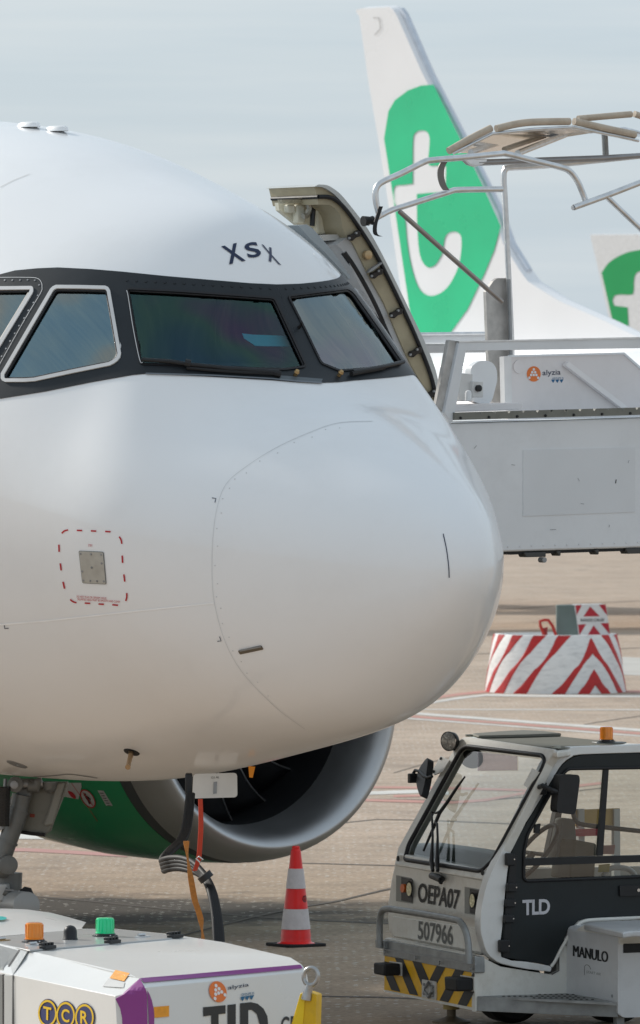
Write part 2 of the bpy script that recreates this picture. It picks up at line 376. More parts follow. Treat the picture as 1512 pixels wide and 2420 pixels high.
# ================================================================== ground
def ground_mat():
    m = bpy.data.materials.new('apron_concrete'); m.use_nodes = True; t = m.node_tree; N = t.nodes; b = N['Principled BSDF']; Lk = t.links.new
    tcn = N.new('ShaderNodeTexCoord')
    def noise(sc, det=6, ro=.55, vec=None):
        n = N.new('ShaderNodeTexNoise'); n.inputs['Scale'].default_value = sc; n.inputs['Detail'].default_value = det; n.inputs['Roughness'].default_value = ro
        Lk(vec if vec else tcn.outputs['Object'], n.inputs['Vector']); return n
    def ramp(src, stops):
        r = N.new('ShaderNodeValToRGB'); e = r.color_ramp.elements
        while len(e) < len(stops): e.new(.5)
        for k, (p, c) in enumerate(stops): e[k].position = p; e[k].color = tuple(c)+(1,)
        Lk(src, r.inputs['Fac']); return r.outputs['Color']
    def mix(a, bb, f, mode='MIX'):
        x = N.new('ShaderNodeMixRGB'); x.blend_type = mode
        for i, s in ((1, a), (2, bb)):
            if isinstance(s, tuple): x.inputs[i].default_value = s+(1,)
            else: Lk(s, x.inputs[i])
        if isinstance(f, float): x.inputs[0].default_value = f
        else: Lk(f, x.inputs[0])
        return x.outputs[0]
    mpn = N.new('ShaderNodeMapping'); mpn.inputs['Scale'].default_value = (1, .35, 1); Lk(tcn.outputs['Object'], mpn.inputs['Vector'])
    big = noise(.16, 5, .6); mid = noise(1.3, 6, .62); fine = noise(22, 3, .6); stain = noise(.5, 8, .7, mpn.outputs[0])
    c = ramp(big.outputs['Fac'], [(.3, (.405, .31, .235)), (.55, (.47, .365, .28)), (.75, (.525, .425, .335))])
    c = mix(c, ramp(mid.outputs['Fac'], [(.3, (.78, .78, .77)), (.7, (1.14, 1.13, 1.12))]), 1.0, 'MULTIPLY')
    c = mix(c, ramp(fine.outputs['Fac'], [(.32, (.60, .60, .60)), (.5, (1.0, 1.0, 1.0)), (.7, (1.25, 1.24, 1.22))]), .8, 'MULTIPLY')
    c = mix(c, (.12, .10, .085), ramp(stain.outputs['Fac'], [(.56, (0, 0, 0)), (.80, (.55, .55, .55))]))
    vor = N.new('ShaderNodeTexVoronoi'); vor.inputs['Scale'].default_value = 15; Lk(tcn.outputs['Object'], vor.inputs['Vector'])
    rnd = N.new('ShaderNodeSeparateColor'); Lk(vor.outputs['Color'], rnd.inputs[0])
    lt = N.new('ShaderNodeMath'); lt.operation = 'LESS_THAN'; lt.inputs[1].default_value = .30; Lk(vor.outputs['Distance'], lt.inputs[0])
    gt = N.new('ShaderNodeMath'); gt.operation = 'GREATER_THAN'; gt.inputs[1].default_value = .70; Lk(rnd.outputs[0], gt.inputs[0])
    ml = N.new('ShaderNodeMath'); ml.operation = 'MULTIPLY'; Lk(lt.outputs[0], ml.inputs[0]); Lk(gt.outputs[0], ml.inputs[1])
    ml2 = N.new('ShaderNodeMath'); ml2.operation = 'MULTIPLY'; Lk(ml.outputs[0], ml2.inputs[0])
    msk = N.new('ShaderNodeMapRange'); msk.inputs['From Min'].default_value = .35; msk.inputs['From Max'].default_value = .65; msk.inputs['To Min'].default_value = .25; msk.inputs['To Max'].default_value = .95; nm = noise(4.0, 4, .6); Lk(nm.outputs['Fac'], msk.inputs['Value']); Lk(msk.outputs[0], ml2.inputs[1])
    c = mix(c, (.62, .58, .52), ml2.outputs[0])
    # darker near pavement, some aircraft shade painted into its colour (ragged edge)
    sx = N.new('ShaderNodeSeparateXYZ'); Lk(tcn.outputs['Object'], sx.inputs[0])
    nn = noise(.35, 5, .6); ad = N.new('ShaderNodeMath'); ad.operation = 'MULTIPLY_ADD'; ad.inputs[1].default_value = 14.0; Lk(nn.outputs['Fac'], ad.inputs[0]); Lk(sx.outputs['Y'], ad.inputs[2])
    mr = N.new('ShaderNodeMapRange'); mr.inputs['From Min'].default_value = 66; mr.inputs['From Max'].default_value = 84; Lk(ad.outputs[0], mr.inputs['Value'])
    mr2 = N.new('ShaderNodeMapRange'); mr2.inputs['From Min'].default_value = 58; mr2.inputs['From Max'].default_value = 52; Lk(ad.outputs[0], mr2.inputs['Value'])   # unseen near apron made lighter, added to bounce light onto the nose
    mxm = N.new('ShaderNodeMath'); mxm.operation = 'MAXIMUM'; Lk(mr.outputs[0], mxm.inputs[0]); Lk(mr2.outputs[0], mxm.inputs[1])
    near_tone = mix(c, (.80, .785, .72), 1.0, 'MULTIPLY')
    c = mix(near_tone, c, mxm.outputs[0])
    # shade beneath wing and engine, painted into the pavement colour
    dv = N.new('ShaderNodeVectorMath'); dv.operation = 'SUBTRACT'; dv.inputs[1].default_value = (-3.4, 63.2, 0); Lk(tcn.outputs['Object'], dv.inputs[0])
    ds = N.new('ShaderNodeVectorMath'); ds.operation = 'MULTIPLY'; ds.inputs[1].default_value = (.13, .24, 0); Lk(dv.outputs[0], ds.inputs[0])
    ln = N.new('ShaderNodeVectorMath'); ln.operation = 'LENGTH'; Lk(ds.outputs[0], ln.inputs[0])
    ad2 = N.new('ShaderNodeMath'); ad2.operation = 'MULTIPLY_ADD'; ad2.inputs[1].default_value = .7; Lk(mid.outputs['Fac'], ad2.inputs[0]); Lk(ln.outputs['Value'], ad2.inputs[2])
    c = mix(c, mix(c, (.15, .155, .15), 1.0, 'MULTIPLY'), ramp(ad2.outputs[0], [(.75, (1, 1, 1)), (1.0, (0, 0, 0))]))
    vs2 = mix(c, (.62, .60, .55), ml2.outputs[0]); c = vs2
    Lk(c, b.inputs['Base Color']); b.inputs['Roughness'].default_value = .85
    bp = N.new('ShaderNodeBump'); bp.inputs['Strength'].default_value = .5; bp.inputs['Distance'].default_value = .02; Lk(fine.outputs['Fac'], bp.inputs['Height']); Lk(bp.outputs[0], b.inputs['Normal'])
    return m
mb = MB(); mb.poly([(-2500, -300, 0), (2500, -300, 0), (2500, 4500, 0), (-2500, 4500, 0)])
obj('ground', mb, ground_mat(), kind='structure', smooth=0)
M_pw = mat('worn_white_marking', (.66, .64, .60), .8, 0, .1, 3, dirt=.7, dscale=1.6, dcol=(.40, .33, .27))
M_pr = mat('worn_red_marking', (.52, .26, .215), .8, 0, .1, 3, dirt=.9, dscale=1.6, dcol=(.42, .32, .26))
M_pp = mat('faded_pink_marking', (.50, .27, .24), .85, 0, .1, 3, dirt=.6, dscale=1.2, dcol=(.40, .33, .27))
M_joint = mat('bitumen_joint_sealant', (.10, .085, .07), .8, 0, .3, 8)
def gline(name, pts, wd_px, m, z=.004, rag=0):
    """strip on the ground following picture points; wd_px = row height of the strip"""
    top = [G(x, y-wd_px/2, z) for x, y in pts]; bot = [G(x, y+wd_px/2, z) for x, y in pts]
    mbx = MB(); n = len(pts); mbx.add(top+bot, [(i, i+1, n+i+1, n+i) for i in range(n-1)])
    obj(name, mbx, m, kind='structure', smooth=0)
gline('white_ground_line', [(900, 1676), (1512, 1677), (2000, 1678)], 2.2, M_pw)
gline('white_ground_line', [(930, 1681), (1000, 1687), (1250, 1706), (1512, 1725), (1900, 1752)], 5.5, M_pw)
gline('red_ground_line', [(930, 1689), (1000, 1695), (1250, 1713), (1512, 1733), (1900, 1761)], 5.0, M_pr)
gline('white_ground_line', [(930, 1695), (1000, 1700), (1250, 1719), (1512, 1739), (1900, 1768)], 3.0, M_pw)
gline('red_ground_line', [(1000, 1653), (1080, 1641), (1150, 1634), (1250, 1633), (1400, 1634), (1512, 1634), (1800, 1634)], 6, M_pr)
gline('white_ground_line', [(1000, 1663), (1080, 1650), (1150, 1642), (1250, 1644), (1400, 1645), (1512, 1645), (1800, 1644)], 5, M_pw)
gline('white_ground_line', [(1440, 1572), (1512, 1575), (1800, 1590)], 42, mat('pale_patch', (.52, .50, .46), .85, 0, .08, 1, dirt=.5, dscale=.8, dcol=(.4, .33, .27)))
gline('red_ground_line', [(800, 1860), (900, 1860), (1060, 1862), (1260, 1868)], 5, M_pr)
gline('white_ground_line', [(800, 1876), (900, 1873), (985, 1870), (1060, 1874)], 8, M_pw)
gline('red_ground_line', [(930, 1881), (1000, 1880), (1040, 1879)], 5, M_pr)
gline('red_ground_line', [(860, 1890), (960, 1893), (1070, 1896), (1150, 1890), (1260, 1870), (1420, 1850)], 6, M_pr)
gline('red_ground_line', [(-60, 2006), (60, 2008), (140, 2012), (243, 2018), (300, 2021)], 8, M_pp)
gline('white_ground_line', [(-40, 1974), (40, 1974), (100, 1975), (200, 1978)], 16, M_pw)
gline('joint_sealant_or_shadow', [(-100, 2105), (160, 2124), (420, 2150), (590, 2165), (760, 2175), (900, 2181), (1200, 2190)], 2.6, M_joint, .003)
gline('joint_sealant_or_shadow', [(330, 2240), (450, 2205), (600, 2166), (700, 2145), (800, 2128), (905, 2103), (1010, 2081), (1200, 2040)], 3.2, M_joint, .005)
gline('joint_sealant_or_shadow', [(700, 2039), (820, 2042), (920, 2045), (1300, 2050)], 1.8, M_joint, .003)
gline('joint_sealant_or_shadow', [(780, 1948), (840, 1941), (890, 1936), (1000, 1938), (1300, 1950)], 1.8, M_joint, .003)
gline('joint_sealant_or_shadow', [(700, 1888), (880, 1888), (990, 1890), (1120, 1893), (1230, 1884), (1420, 1862)], 1.8, M_joint, .003)
gline('joint_sealant_or_shadow', [(700, 2352), (780, 2354), (900, 2356), (1000, 2360)], 2.2, M_joint, .003)
gline('joint_sealant_or_shadow', [(1380, 1712), (1440, 1702), (1512, 1692), (1700, 1670)], 1.5, M_joint, .003)
gline('joint_sealant_or_shadow', [(930, 1826), (1010, 1803), (1100, 1780), (1200, 1765)], 1.5, M_joint, .003)
gline('joint_sealant_or_shadow', [(1130, 1445), (1250, 1436), (1340, 1428), (1512, 1420)], 2.0, mat('painted_shadow', (.22, .17, .13), .9), .003)  # not a joint: parked aircraft's ground shadow painted as a dark strip
gline('joint_sealant_or_shadow', [(1100, 1546), (1190, 1543), (1512, 1531), (1700, 1528)], 1.5, M_joint, .003)

# ================================================================== airliner at the stand
TH = R_(35.0); SN, CS = math.sin(TH), math.cos(TH); D0 = 46.5; XN = .908
HD = Vector((SN, -CS, 0)); PORT = Vector((CS, SN, 0)); STB = -PORT
def AC(a, q, z): return Vector((XN-SN*a+CS*q, D0+CS*a+SN*q, z))
def pa(a): return Plane(AC(a, 0, 0), HD)          # cross-section plane a metres behind the nose tip
def pq(q): return Plane(AC(0, q, 0), PORT)        # lengthwise plane q metres to port
KA = np.array([0, .03, .1, .25, .5, .9, 1.3, 1.75, 2.2, 2.7, 3.3, 4, 5, 6.2, 9.])
KU = np.array([3.077, 3.221, 3.335, 3.484, 3.652, 3.857, 4.031, 4.337, 5.006, 5.324, 5.505, 5.706, 5.88, 5.944, 5.955])
KL = np.array([3.077, 2.941, 2.818, 2.641, 2.421, 2.173, 2.051, 1.959, 1.875, 1.786, 1.707, 1.674, 1.677, 1.701, 1.74])
KW = np.array([0, .114, .218, .379, .595, .873, 1.146, 1.386, 1.514, 1.619, 1.738, 1.841, 1.928, 1.961, 1.98])
KN = np.array([2., 2.0, 1.985, 1.962, 1.932, 1.924, 1.947, 1.937, 1.609, 1.768, 1.922, 1.978, 2.009, 2.018, 2.0])
KM = np.array([3.1, 3.1, 3.1, 3.1, 3.12, 3.17, 3.22, 3.3, 3.4, 3.5, 3.6, 3.7, 3.8, 3.82, 3.82])+(3.077-3.1)*np.exp(-KA); KM[0] = KU[0]
def spline(x, y, xi):
    n = len(x); hh = np.diff(x); A = np.zeros((n, n)); r = np.zeros(n); A[0, 0] = A[-1, -1] = 1
    for i in range(1, n-1):
        A[i, i-1] = hh[i-1]; A[i, i] = 2*(hh[i-1]+hh[i]); A[i, i+1] = hh[i]; r[i] = 6*((y[i+1]-y[i])/hh[i]-(y[i]-y[i-1])/hh[i-1])
    Mm = np.linalg.solve(A, r); k = np.clip(np.searchsorted(x, xi)-1, 0, n-2); a = (x[k+1]-xi)/hh[k]; b = (xi-x[k])/hh[k]
    return a*y[k]+b*y[k+1]+((a**3-a)*Mm[k]+(b**3-b)*Mm[k+1])*hh[k]**2/6
ring_a = np.concatenate([np.linspace(0.004, 1.1, 80)**2, np.arange(1.226, 5.7, .016), np.arange(5.74, 9, .08)])
ts = np.sqrt(ring_a); KS = np.sqrt(KA)
su, sl, sw, sn, smd = [spline(KS, k, ts) for k in (KU, KL, KW, KN, KM)]
tail = [(9.0, 0, 1), (12, 0, 1), (16, 0, 1), (20, 0, 1), (24, 0, 1), (27, .0, .97), (30, 0, .82), (33, 0, .58), (36, 0, .3), (37.5, 0, .08)]
NUP, NLO = 320, 130
phis = np.concatenate([np.linspace(0, np.pi, NUP, endpoint=False), np.linspace(np.pi, 2*np.pi, NLO, endpoint=False)])
NP = len(phis); cphi, sphi = np.cos(phis), np.sin(phis)
rows = []
for i in range(len(ring_a)):
    e = np.where(sphi >= 0, 2/sn[i], 1.0)
    b = sw[i]*np.sign(cphi)*np.abs(cphi)**e
    z = smd[i]+np.where(sphi >= 0, su[i]-smd[i], smd[i]-sl[i])*np.sign(sphi)*np.abs(sphi)**e
    rows.append(np.stack([np.full(NP, ring_a[i]), -b, z], 1))
for (a, _, k) in tail:
    zc = 3.85+(1-k)*1.4
    rows.append(np.stack([np.full(NP, a), -2.0*k*cphi, zc+2.1*k*sphi], 1))
FV = np.concatenate(rows)                       # (a, q, z)
def ac_world(V): return np.stack([XN-SN*V[:, 0]+CS*V[:, 1], D0+CS*V[:, 0]+SN*V[:, 1], V[:, 2]], 1)
FW = ac_world(FV); NR = len(rows)
FF = []
for i in range(NR-1):
    for k in range(NP):
        j = (k+1) % NP; FF.append((i*NP+k, i*NP+j, (i+1)*NP+j, (i+1)*NP+k))
FF.append(tuple(range(NP)))
bvh = BVHTree.FromPolygons([Vector(p) for p in FW], FF)
def hit(x, y):
    h = bvh.ray_cast(EYE, ray(x, y).normalized())
    if h[0] is None: return None
    n = h[1]
    if n.dot(EYE-h[0]) < 0: n = -n
    return h[0], n
def mirror(p):
    d = (Vector(p)-Vector((XN, D0, 0))).dot(PORT); return Vector(p)-PORT*2*d
airliner = empty('airliner', (XN-SN*12, D0+CS*12, 0), 'white twin-engine airliner with its rounded nose filling the picture', 'airliner')
def decal(poly, holes=(), off=.003, res=9, snap=None):
    poly = dens(poly); holes = [dens(h) for h in holes]
    vs, fs = tess(poly, holes, res); mbx = MB(); pts = []; ok = []
    for x, y in vs:
        h = hit(x, y)
        if h is None: pts.append(Vector((0, 0, 0))); ok.append(False); continue
        p = h[0]+h[1]*off
        if snap and snap(x, y): p = p-PORT*((p-Vector((XN, D0, 0))).dot(PORT))
        pts.append(p); ok.append(True)
    fs = [orient(pts, f) for f in fs if all(ok[i] for i in f)]
    mbx.add(pts, fs); return mbx
def both(mbx):
    """add the mirror image on the port side"""
    k = len(mbx.v); n = len(mbx.f); mbx.v += [mirror(p) for p in mbx.v[:k]]; mbx.f += [tuple(i+k for i in f[::-1]) for f in mbx.f[:n]]; return mbx
def mirrored(mbx):
    r = MB(); r.v = [mirror(p) for p in mbx.v]; r.f = [f[::-1] for f in mbx.f]; return r
# --- cockpit glazing outlines (starboard), measured in the picture
W0 = rrect([(-100, 700), (-70, 681), (79, 679.5), (79, 692), (0, 822), (-50, 895), (-100, 898)], 10)
W1 = [(134, 677), (190, 677.5), (249.5, 679), (256, 682), (260, 689), (273, 763), (286, 837), (284, 846), (278, 854), (270, 860), (260, 865), (170, 883), (83, 901.5), (60, 903), (14.5, 903), (8, 900), (5, 895), (5, 884.5), (60, 790), (121, 685.6), (127, 680)]
W2 = rrect([(299, 683), (420, 689), (560, 698.5), (648, 705), (684, 782), (722, 864), (718, 870), (672, 876.5), (600, 874.5), (480, 868.5), (331, 863), (316, 780)], 9)
band = [(-150, 722), (-110, 690), (-60, 667), (0, 649.4), (36, 640), (90, 635), (137, 633), (217, 637), (289, 643), (398, 654), (516, 664), (589, 670), (655, 673)]
c0, c1 = (655, 673), (744, 908)
mid_c = []
for k in range(1, 12):                           # follow the surface's centre line between the two ends
    y = c0[1]+(c1[1]-c0[1])*k/12
    best = None
    for x in np.arange(620, 790, 1.0):
        h = hit(x, y)
        if h:
            d = abs((h[0]-Vector((XN, D0, 0))).dot(PORT))
            if best is None or d < best[0]: best = (d, x)
    mid_c.append((float(best[1]), y))
def centre_x(y):
    b_ = min(((abs((hit(x, y)[0]-Vector((XN, D0, 0))).dot(PORT)), x) for x in np.arange(600, 820, 1.0) if hit(x, y)), key=lambda t: t[0]); return float(b_[1])
c0 = (centre_x(673), 673); c1 = (centre_x(906), 906)
band[-1] = c0
lowb = [(697, 904), (643, 899.5), (547, 894), (440, 888), (380, 884.5), (347, 884), (311, 887.5), (217, 904), (108, 926), (0, 943), (-60, 952), (-110, 945), (-150, 920)]
band = band+mid_c+[c1]+[p for p in lowb if p[0] < c1[0]-8]
cl_set = {(round(p[0], 2), round(p[1], 2)) for p in [c0, c1]+mid_c}
snapf = lambda x, y: (round(x, 2), round(y, 2)) in cl_set
W3 = rrect([(678, 701), (750, 691.5), (822, 683), (836, 694), (895, 777), (951, 858), (944, 866), (880, 873), (816, 878), (800, 879), (757, 861), (718, 780)], 8)
def mir_px(x, y): return proj(mirror(hit(x, y)[0]))
W3m = [mir_px(*p) for p in dens(W3, 8)]          # port windscreen carried to the starboard side for cutting
# --- fuselage with real openings for the glazing
cutp = [offpoly(W0, -2.5), offpoly(W1, -2.5), offpoly(W2, -2.5), offpoly(W3m, -2.5)]
boxes = [(min(x for x, _ in p), max(x for x, _ in p), min(y for _, y in p), max(y for _, y in p)) for p in cutp]
faces = []
i_lo = int(np.searchsorted(ring_a, 1.3)); i_hi = int(np.searchsorted(ring_a, 5.68))
for i in range(NR-1):
    for k in range(NP):
        j = (k+1) % NP; f = (i*NP+k, i*NP+j, (i+1)*NP+j, (i+1)*NP+k)
        if i_lo <= i < i_hi and 5 < k < NUP-5:
            c = (FV[f[0]]+FV[f[2]])*.5
            if c[2] > 3.7:
                q = -abs(c[1]); X = XN-SN*c[0]+CS*q; Y = D0+CS*c[0]+SN*q; x = CX+F*X/Y; y = YH+F*(HC-c[2])/Y
                if any(b[0] < x < b[1] and b[2] < y < b[3] and inpoly(x, y, p) for n_, (b, p) in enumerate(zip(boxes, cutp)) if n_ < 2 or n_ == (3 if c[1] > 0 else 2)): continue
        faces.append(f)
faces.append(tuple(range(NP)))
mb = MB(); mb.v = [Vector(p) for p in FW]; mb.f = faces
fus = obj('fuselage', mb, M_white, airliner, smooth=60, recalc=False)
fus.data.flip_normals()
sur = decal(band, [W0, W1, W2], .004, 9, snapf); sur2 = mirrored(decal(band, [W0, W1, W3m], .004, 9, snapf)); sur.add(sur2.v, sur2.f)
obj('window_surround', sur, M_band, fus, smooth=60, label='charcoal painted surround of the cockpit windows')
# glazing
M_g1 = glass_mat('cockpit_side_glass', (.45, .55, .55), 3.3, .03, [(.55, .85, 1, 1), (.7, .95, 1, 1), (1, .95, .8, 1)])
M_g3 = glass_mat('cockpit_front_glass_port', (.62, .72, .72), 3.2, .02, [(.72, .92, 1, 1), (.9, 1, .98, 1), (.95, .92, 1, 1)])
M_g2 = glass_mat('cockpit_front_glass', (.82, .88, .88), 1.75, .02, [(.40, .75, 1, 1), (.55, 1, .85, 1), (.80, .65, 1, 1)])
for (Wp, gm, wd, rm) in ((W0, M_g1, 7, M_ring), (W1, M_g1, 7, M_ring), (W2, M_g2, 3.5, M_seal), (W3, M_g3, 3, M_seal)):
    rim = decal(offpoly(Wp, -1.0), [offpoly(Wp, wd)], .012, 0); gl = decal(offpoly(Wp, 1), (), -.012, 14)
    thin = decal(offpoly(Wp, wd-.5), [offpoly(Wp, wd+(4 if wd > 5 else 2.2))], .004, 0)
    for f in ((lambda m: m,) if Wp in (W2, W3) else (lambda m: m, mirrored)):
        pane = obj('cockpit_window', f(gl), gm, airliner, smooth=60, recalc=False)
        obj('window_frame', f(rim), rm, pane, smooth=0, solid=.010)
        obj('window_seal', f(thin), M_seal, pane, smooth=40, solid=.012)
    if Wp is W2:
        e = decal(ribpoly(sm2([(300, 690), (304, 705), (316, 780), (331, 853), (338, 861)], 4), 1.6), (), .016, 0)
        obj('trim_strip', e, M_ring, fus, smooth=0)
# rivets round the aft side window
rv = MB()
for x, y in [(12, 663.6), (30, 663.6), (48, 663.4), (66, 663), (83, 664), (93, 675), (90, 699.5), (80, 716.5), (68, 735), (58, 753), (46, 771), (36, 789), (25, 807), (15, 825), (5, 843)]:
    p, n = hit(x, y); rv.lathe([(0, .008), (.007, .006)], p, n, 8, cap1=True)
obj('rivets', rv, M_steel, fus, smooth=30, kind='stuff')
rv = MB()
for k in range(16):
    x, y = 300+k*22.5, 664+k*1.25
    if x < 640:
        p, n = hit(x, y); rv.lathe([(.004, .010), (.008, .008)], p, n, 8, cap1=True)
obj('rivets', both(rv), M_band, fus, smooth=30, kind='stuff')
obj('panel_seam', decal(ribpoly(sm2([(-20, 657), (60, 657), (88, 659), (98, 668), (100, 680), (96, 695), (60, 755), (0, 862), (-20, 900)], 4), 1.3), (), .006, 0), M_ring, fus, smooth=0)
# registration letters on the crown
def text_surf(s, q, off=.005, bold=.0):
    vs, fs = text2d(s, bold); qm = quadmap(q)
    bm = bmesh.new(); bv = [bm.verts.new((v[0], v[1], 0)) for v in vs]
    for f in fs:
        try: bm.faces.new([bv[i] for i in f])
        except ValueError: pass
    bmesh.ops.triangulate(bm, faces=bm.faces); bmesh.ops.subdivide_edges(bm, edges=bm.edges, cuts=2, use_grid_fill=True); bmesh.ops.triangulate(bm, faces=bm.faces)
    bm.verts.index_update(); pts = []; ok = []
    for v in bm.verts:
        h = hit(*qm(v.co.x, v.co.y)); ok.append(h is not None); pts.append(h[0]+h[1]*off if h else Vector())
    mbx = MB(); mbx.add(pts, [tuple(v.index for v in f.verts) for f in bm.faces if all(ok[v.index] for v in f.verts)]); bm.free(); return mbx
obj('registration_letter', text_surf('X', [(541, 626), (580, 617), (560, 575), (521, 584)], .005, .022), M_navy, fus, smooth=0)
obj('registration_letter', text_surf('S', [(587, 612), (619, 606), (606, 571), (574, 578)], .005, .022), M_navy, fus, smooth=0)
obj('registration_letter', text_surf('X', [(634, 618), (664, 628), (641, 587), (616, 578)], .005, .014), mat('faded_navy', (.06, .07, .12), .5), fus, smooth=0)
# radome joint and skin seams
seam = sm2([(880, 996), (800, 1000), (733, 1022), (650, 1060), (575, 1108), (532, 1148), (511, 1210), (502, 1290), (502, 1380), (510, 1440), (530, 1510), (560, 1570), (600, 1620), (660, 1678), (720, 1722)], 6)
obj('radome_joint', decal(ribpoly(seam, 1.0), (), .003, 0), M_faint, fus, smooth=0)
obj('skin_seam', decal(ribpoly([(-30, 1480), (0, 1476), (120, 1466), (330, 1443), (505, 1425)], 3.6), (), .003, 0), mat('pale_seam', (1.0, 1.0, 1.0), .8), fus, smooth=0)
obj('skin_seam', decal(ribpoly(sm2([(0, 444), (30, 428), (70, 412)], 4), 1.2), (), .003, 0), M_faint, fus, smooth=0)
obj('skin_seam', decal(ribpoly(sm2([(-20, 1838), (60, 1836), (130, 1832), (160, 1829), (190, 1832), (230, 1838)], 4), 1.3), (), .003, 0), M_line, fus, smooth=0)
obj('diverter_strip', decal(ribpoly(sm2([(1047, 1262), (1055, 1300), (1060, 1340), (1061, 1365)], 5), 2.2), (), .004, 0), M_navy, fus, smooth=0)
mk = MB()
for q in ([(501, 1177), (510.5, 1178.5), (508, 1188)], [(519, 1504), (523, 1514), (514, 1515)], [(11, 1477), (12, 1485), (21, 1484)]):
    d = decal(ribpoly(q, 1.8), (), .004, 0); mk.add(d.v, d.f)
obj('jacking_marks', mk, M_navy, fus, smooth=0, kind='stuff')
rv = MB()
for i in range(6, len(seam)-8, 3):
    a = Vector(seam[i]); b = Vector(seam[i+1]); t = (b-a).normalized(); c = a+Vector((-t.y, t.x))*(-7 if i % 2 else -12)
    hh = hit(c.x, c.y)
    if hh: rv.lathe([(.001, .0045), (.003, .0035)], hh[0], hh[1], 6, cap1=True)
obj('radome_fasteners', rv, M_faint, fus, smooth=0, kind='stuff')
# static port plate with red dashed border
def zc(x, y): return (121.5+x*.3616, 972+y*.3616)
pl = [zc(*p) for p in [(184, 914), (340, 921), (358, 1127), (207, 1119)]]
plate = obj('static_port_plate', decal(rrect(pl, 3), (), .006, 0), mat('bare_metal_plate', (.48, .48, .45), .4, .6, .08, 20), airliner, smooth=0, solid=.004)
obj('plate_edge', decal(rrect(offpoly(pl, -1.3), 4), [rrect(pl, 3)], .004, 0), M_line, plate, smooth=0)
rv = MB()
for p in [(195, 931), (262, 934), (328, 936), (332, 994), (206, 1046), (214, 1105), (257, 1107), (302, 1109), (346, 1111), (266, 1021)]:
    hh = hit(*zc(*p)); rv.lathe([(.006, .007), (.009, .006)], hh[0], hh[1], 8, cap1=True)
obj('plate_screws', rv, M_steel, plate, smooth=0, kind='stuff')
mk = MB()
dash = [[(70, 797), (88, 781), (111, 775)], [(168, 778), (203, 779)], [(260, 781), (295, 783)], [(353, 785), (388, 787)], [(445, 819), (457, 840), (462, 866)], [(464, 942), (467, 990)], [(475, 1065), (481, 1112)], [(494, 1187), (494, 1215), (487, 1238)],
        [(437, 1266), (400, 1263)], [(345, 1260), (310, 1258)], [(256, 1254), (220, 1252)], [(166, 1250), (142, 1242), (125, 1228)], [(88, 1158), (78, 1113)], [(66, 1039), (60, 993)], [(53, 918), (51, 871)]]
for d in dash:
    q = decal(ribpoly(sm2([zc(*p) for p in d], 3), 3.6), (), .004, 0); mk.add(q.v, q.f)
obj('warning_border', mk, M_red, fus, smooth=0)
obj('warning_text', text_surf('DO NOT PLUG OR DEFORM HOLES', [zc(*p) for p in [(168, 1215), (362, 1228), (362, 1214), (168, 1202)]]), M_red, fus, smooth=0)
obj('warning_text', text_surf('DELIMITED AREA MUST BE SMOOTH AND CLEAN', [zc(*p) for p in [(172, 1233), (450, 1249), (450, 1236), (172, 1220)]]), M_red, fus, smooth=0)
obj('warning_text', text_surf('STBY', [zc(*p) for p in [(243, 883), (271, 884), (271, 869), (243, 868)]]), M_red, fus, smooth=0)
# radome latch
lt = [zc(*p) for p in [(1219, 1562), (1372, 1528), (1387, 1555), (1232, 1588)]]
latch = obj('radome_latch', decal(rrect(lt, 3), (), .004, 0), mat('latch_bronze', (.16, .14, .11), .4, .6), airliner, smooth=0, solid=.003)
obj('latch_lever', decal([zc(*p) for p in [(1230, 1558), (1370, 1530), (1374, 1537), (1234, 1565)]], (), .012, 0), M_steel, latch, smooth=0, solid=.006)
# crown antennas
for px in (68, 134):
    y = min(yy for yy in np.arange(250, 400, .5) if hit(px, yy))
    p, n = hit(px, y+7); n = Vector((0, 0, 1))
    mb = MB(); ax = -HD
    for (s, hgt) in ((1, .0), (.95, .022), (.7, .034)): mb.v += [p+ax*(.11*s*math.cos(t))+PORT*(.055*s*math.sin(t))+n*hgt for t in [2*math.pi*k/20 for k in range(20)]]
    mb.f = [(i*20+k, i*20+(k+1) % 20, i*20+20+(k+1) % 20, i*20+20+k) for i in range(2) for k in range(20)]+[tuple(40+k for k in range(20))]
    obj('antenna', mb, M_white, airliner, smooth=50)
# air data probe under the chin
p0, n0 = hit(311, 1777)
prob = obj('air_data_probe', MB().tube([p0+Vector((0, 0, .02)), P(309, 1784, p0.y-.05), P(304, 1805, p0.y-.16), P(302, 1813, p0.y-.22)], [.017, .017, .014, .017], 12), mat('bronze_probe', (.42, .30, .18), .3, .9), airliner)
obj('probe_flange', MB().lathe([(0, .052), (.006, .048), (.008, .02)], p0, (p0+n0-p0), 24, cap1=True), M_dark, prob)
p1, n1 = hit(40, 1806); obj('belly_port', MB().lathe([(0, .07), (.004, .066), (.004, .012), (-.004, .01)], p1, n1, 24, cap1=True), M_steel, airliner)
# open ground-power hatch
cap = Plane(P(508, 1830, 48.6), (.2, -1, .05))
hatch = obj('power_hatch_door', flat(cap, rrect([(457, 1829), (560, 1826), (561, 1884), (455, 1887)], 9), thick=.012), mat('hatch_white', (.72, .72, .70), .35, coat=.3), airliner, smooth=30)
obj('hatch_lettering', text_on(cap.shift(.003), '121 AL', [(499, 1840), (518, 1839), (518, 1834), (499, 1835)], .01), M_grey_print, hatch, smooth=0)
obj('hatch_latch', flat(cap.shift(.006), [(505, 1848), (513, 1847), (512, 1875), (504, 1876)], thick=.008), M_steel, hatch, smooth=0)
tag = Plane(P(596, 1820, 48.3), (0.1, -1, 0))
obj('orange_flag', flat(tag, [(587, 1810), (603, 1812), (597, 1838), (589, 1837)], thick=.004), mat('orange_cloth', (.80, .28, .02), .7), airliner, smooth=0)
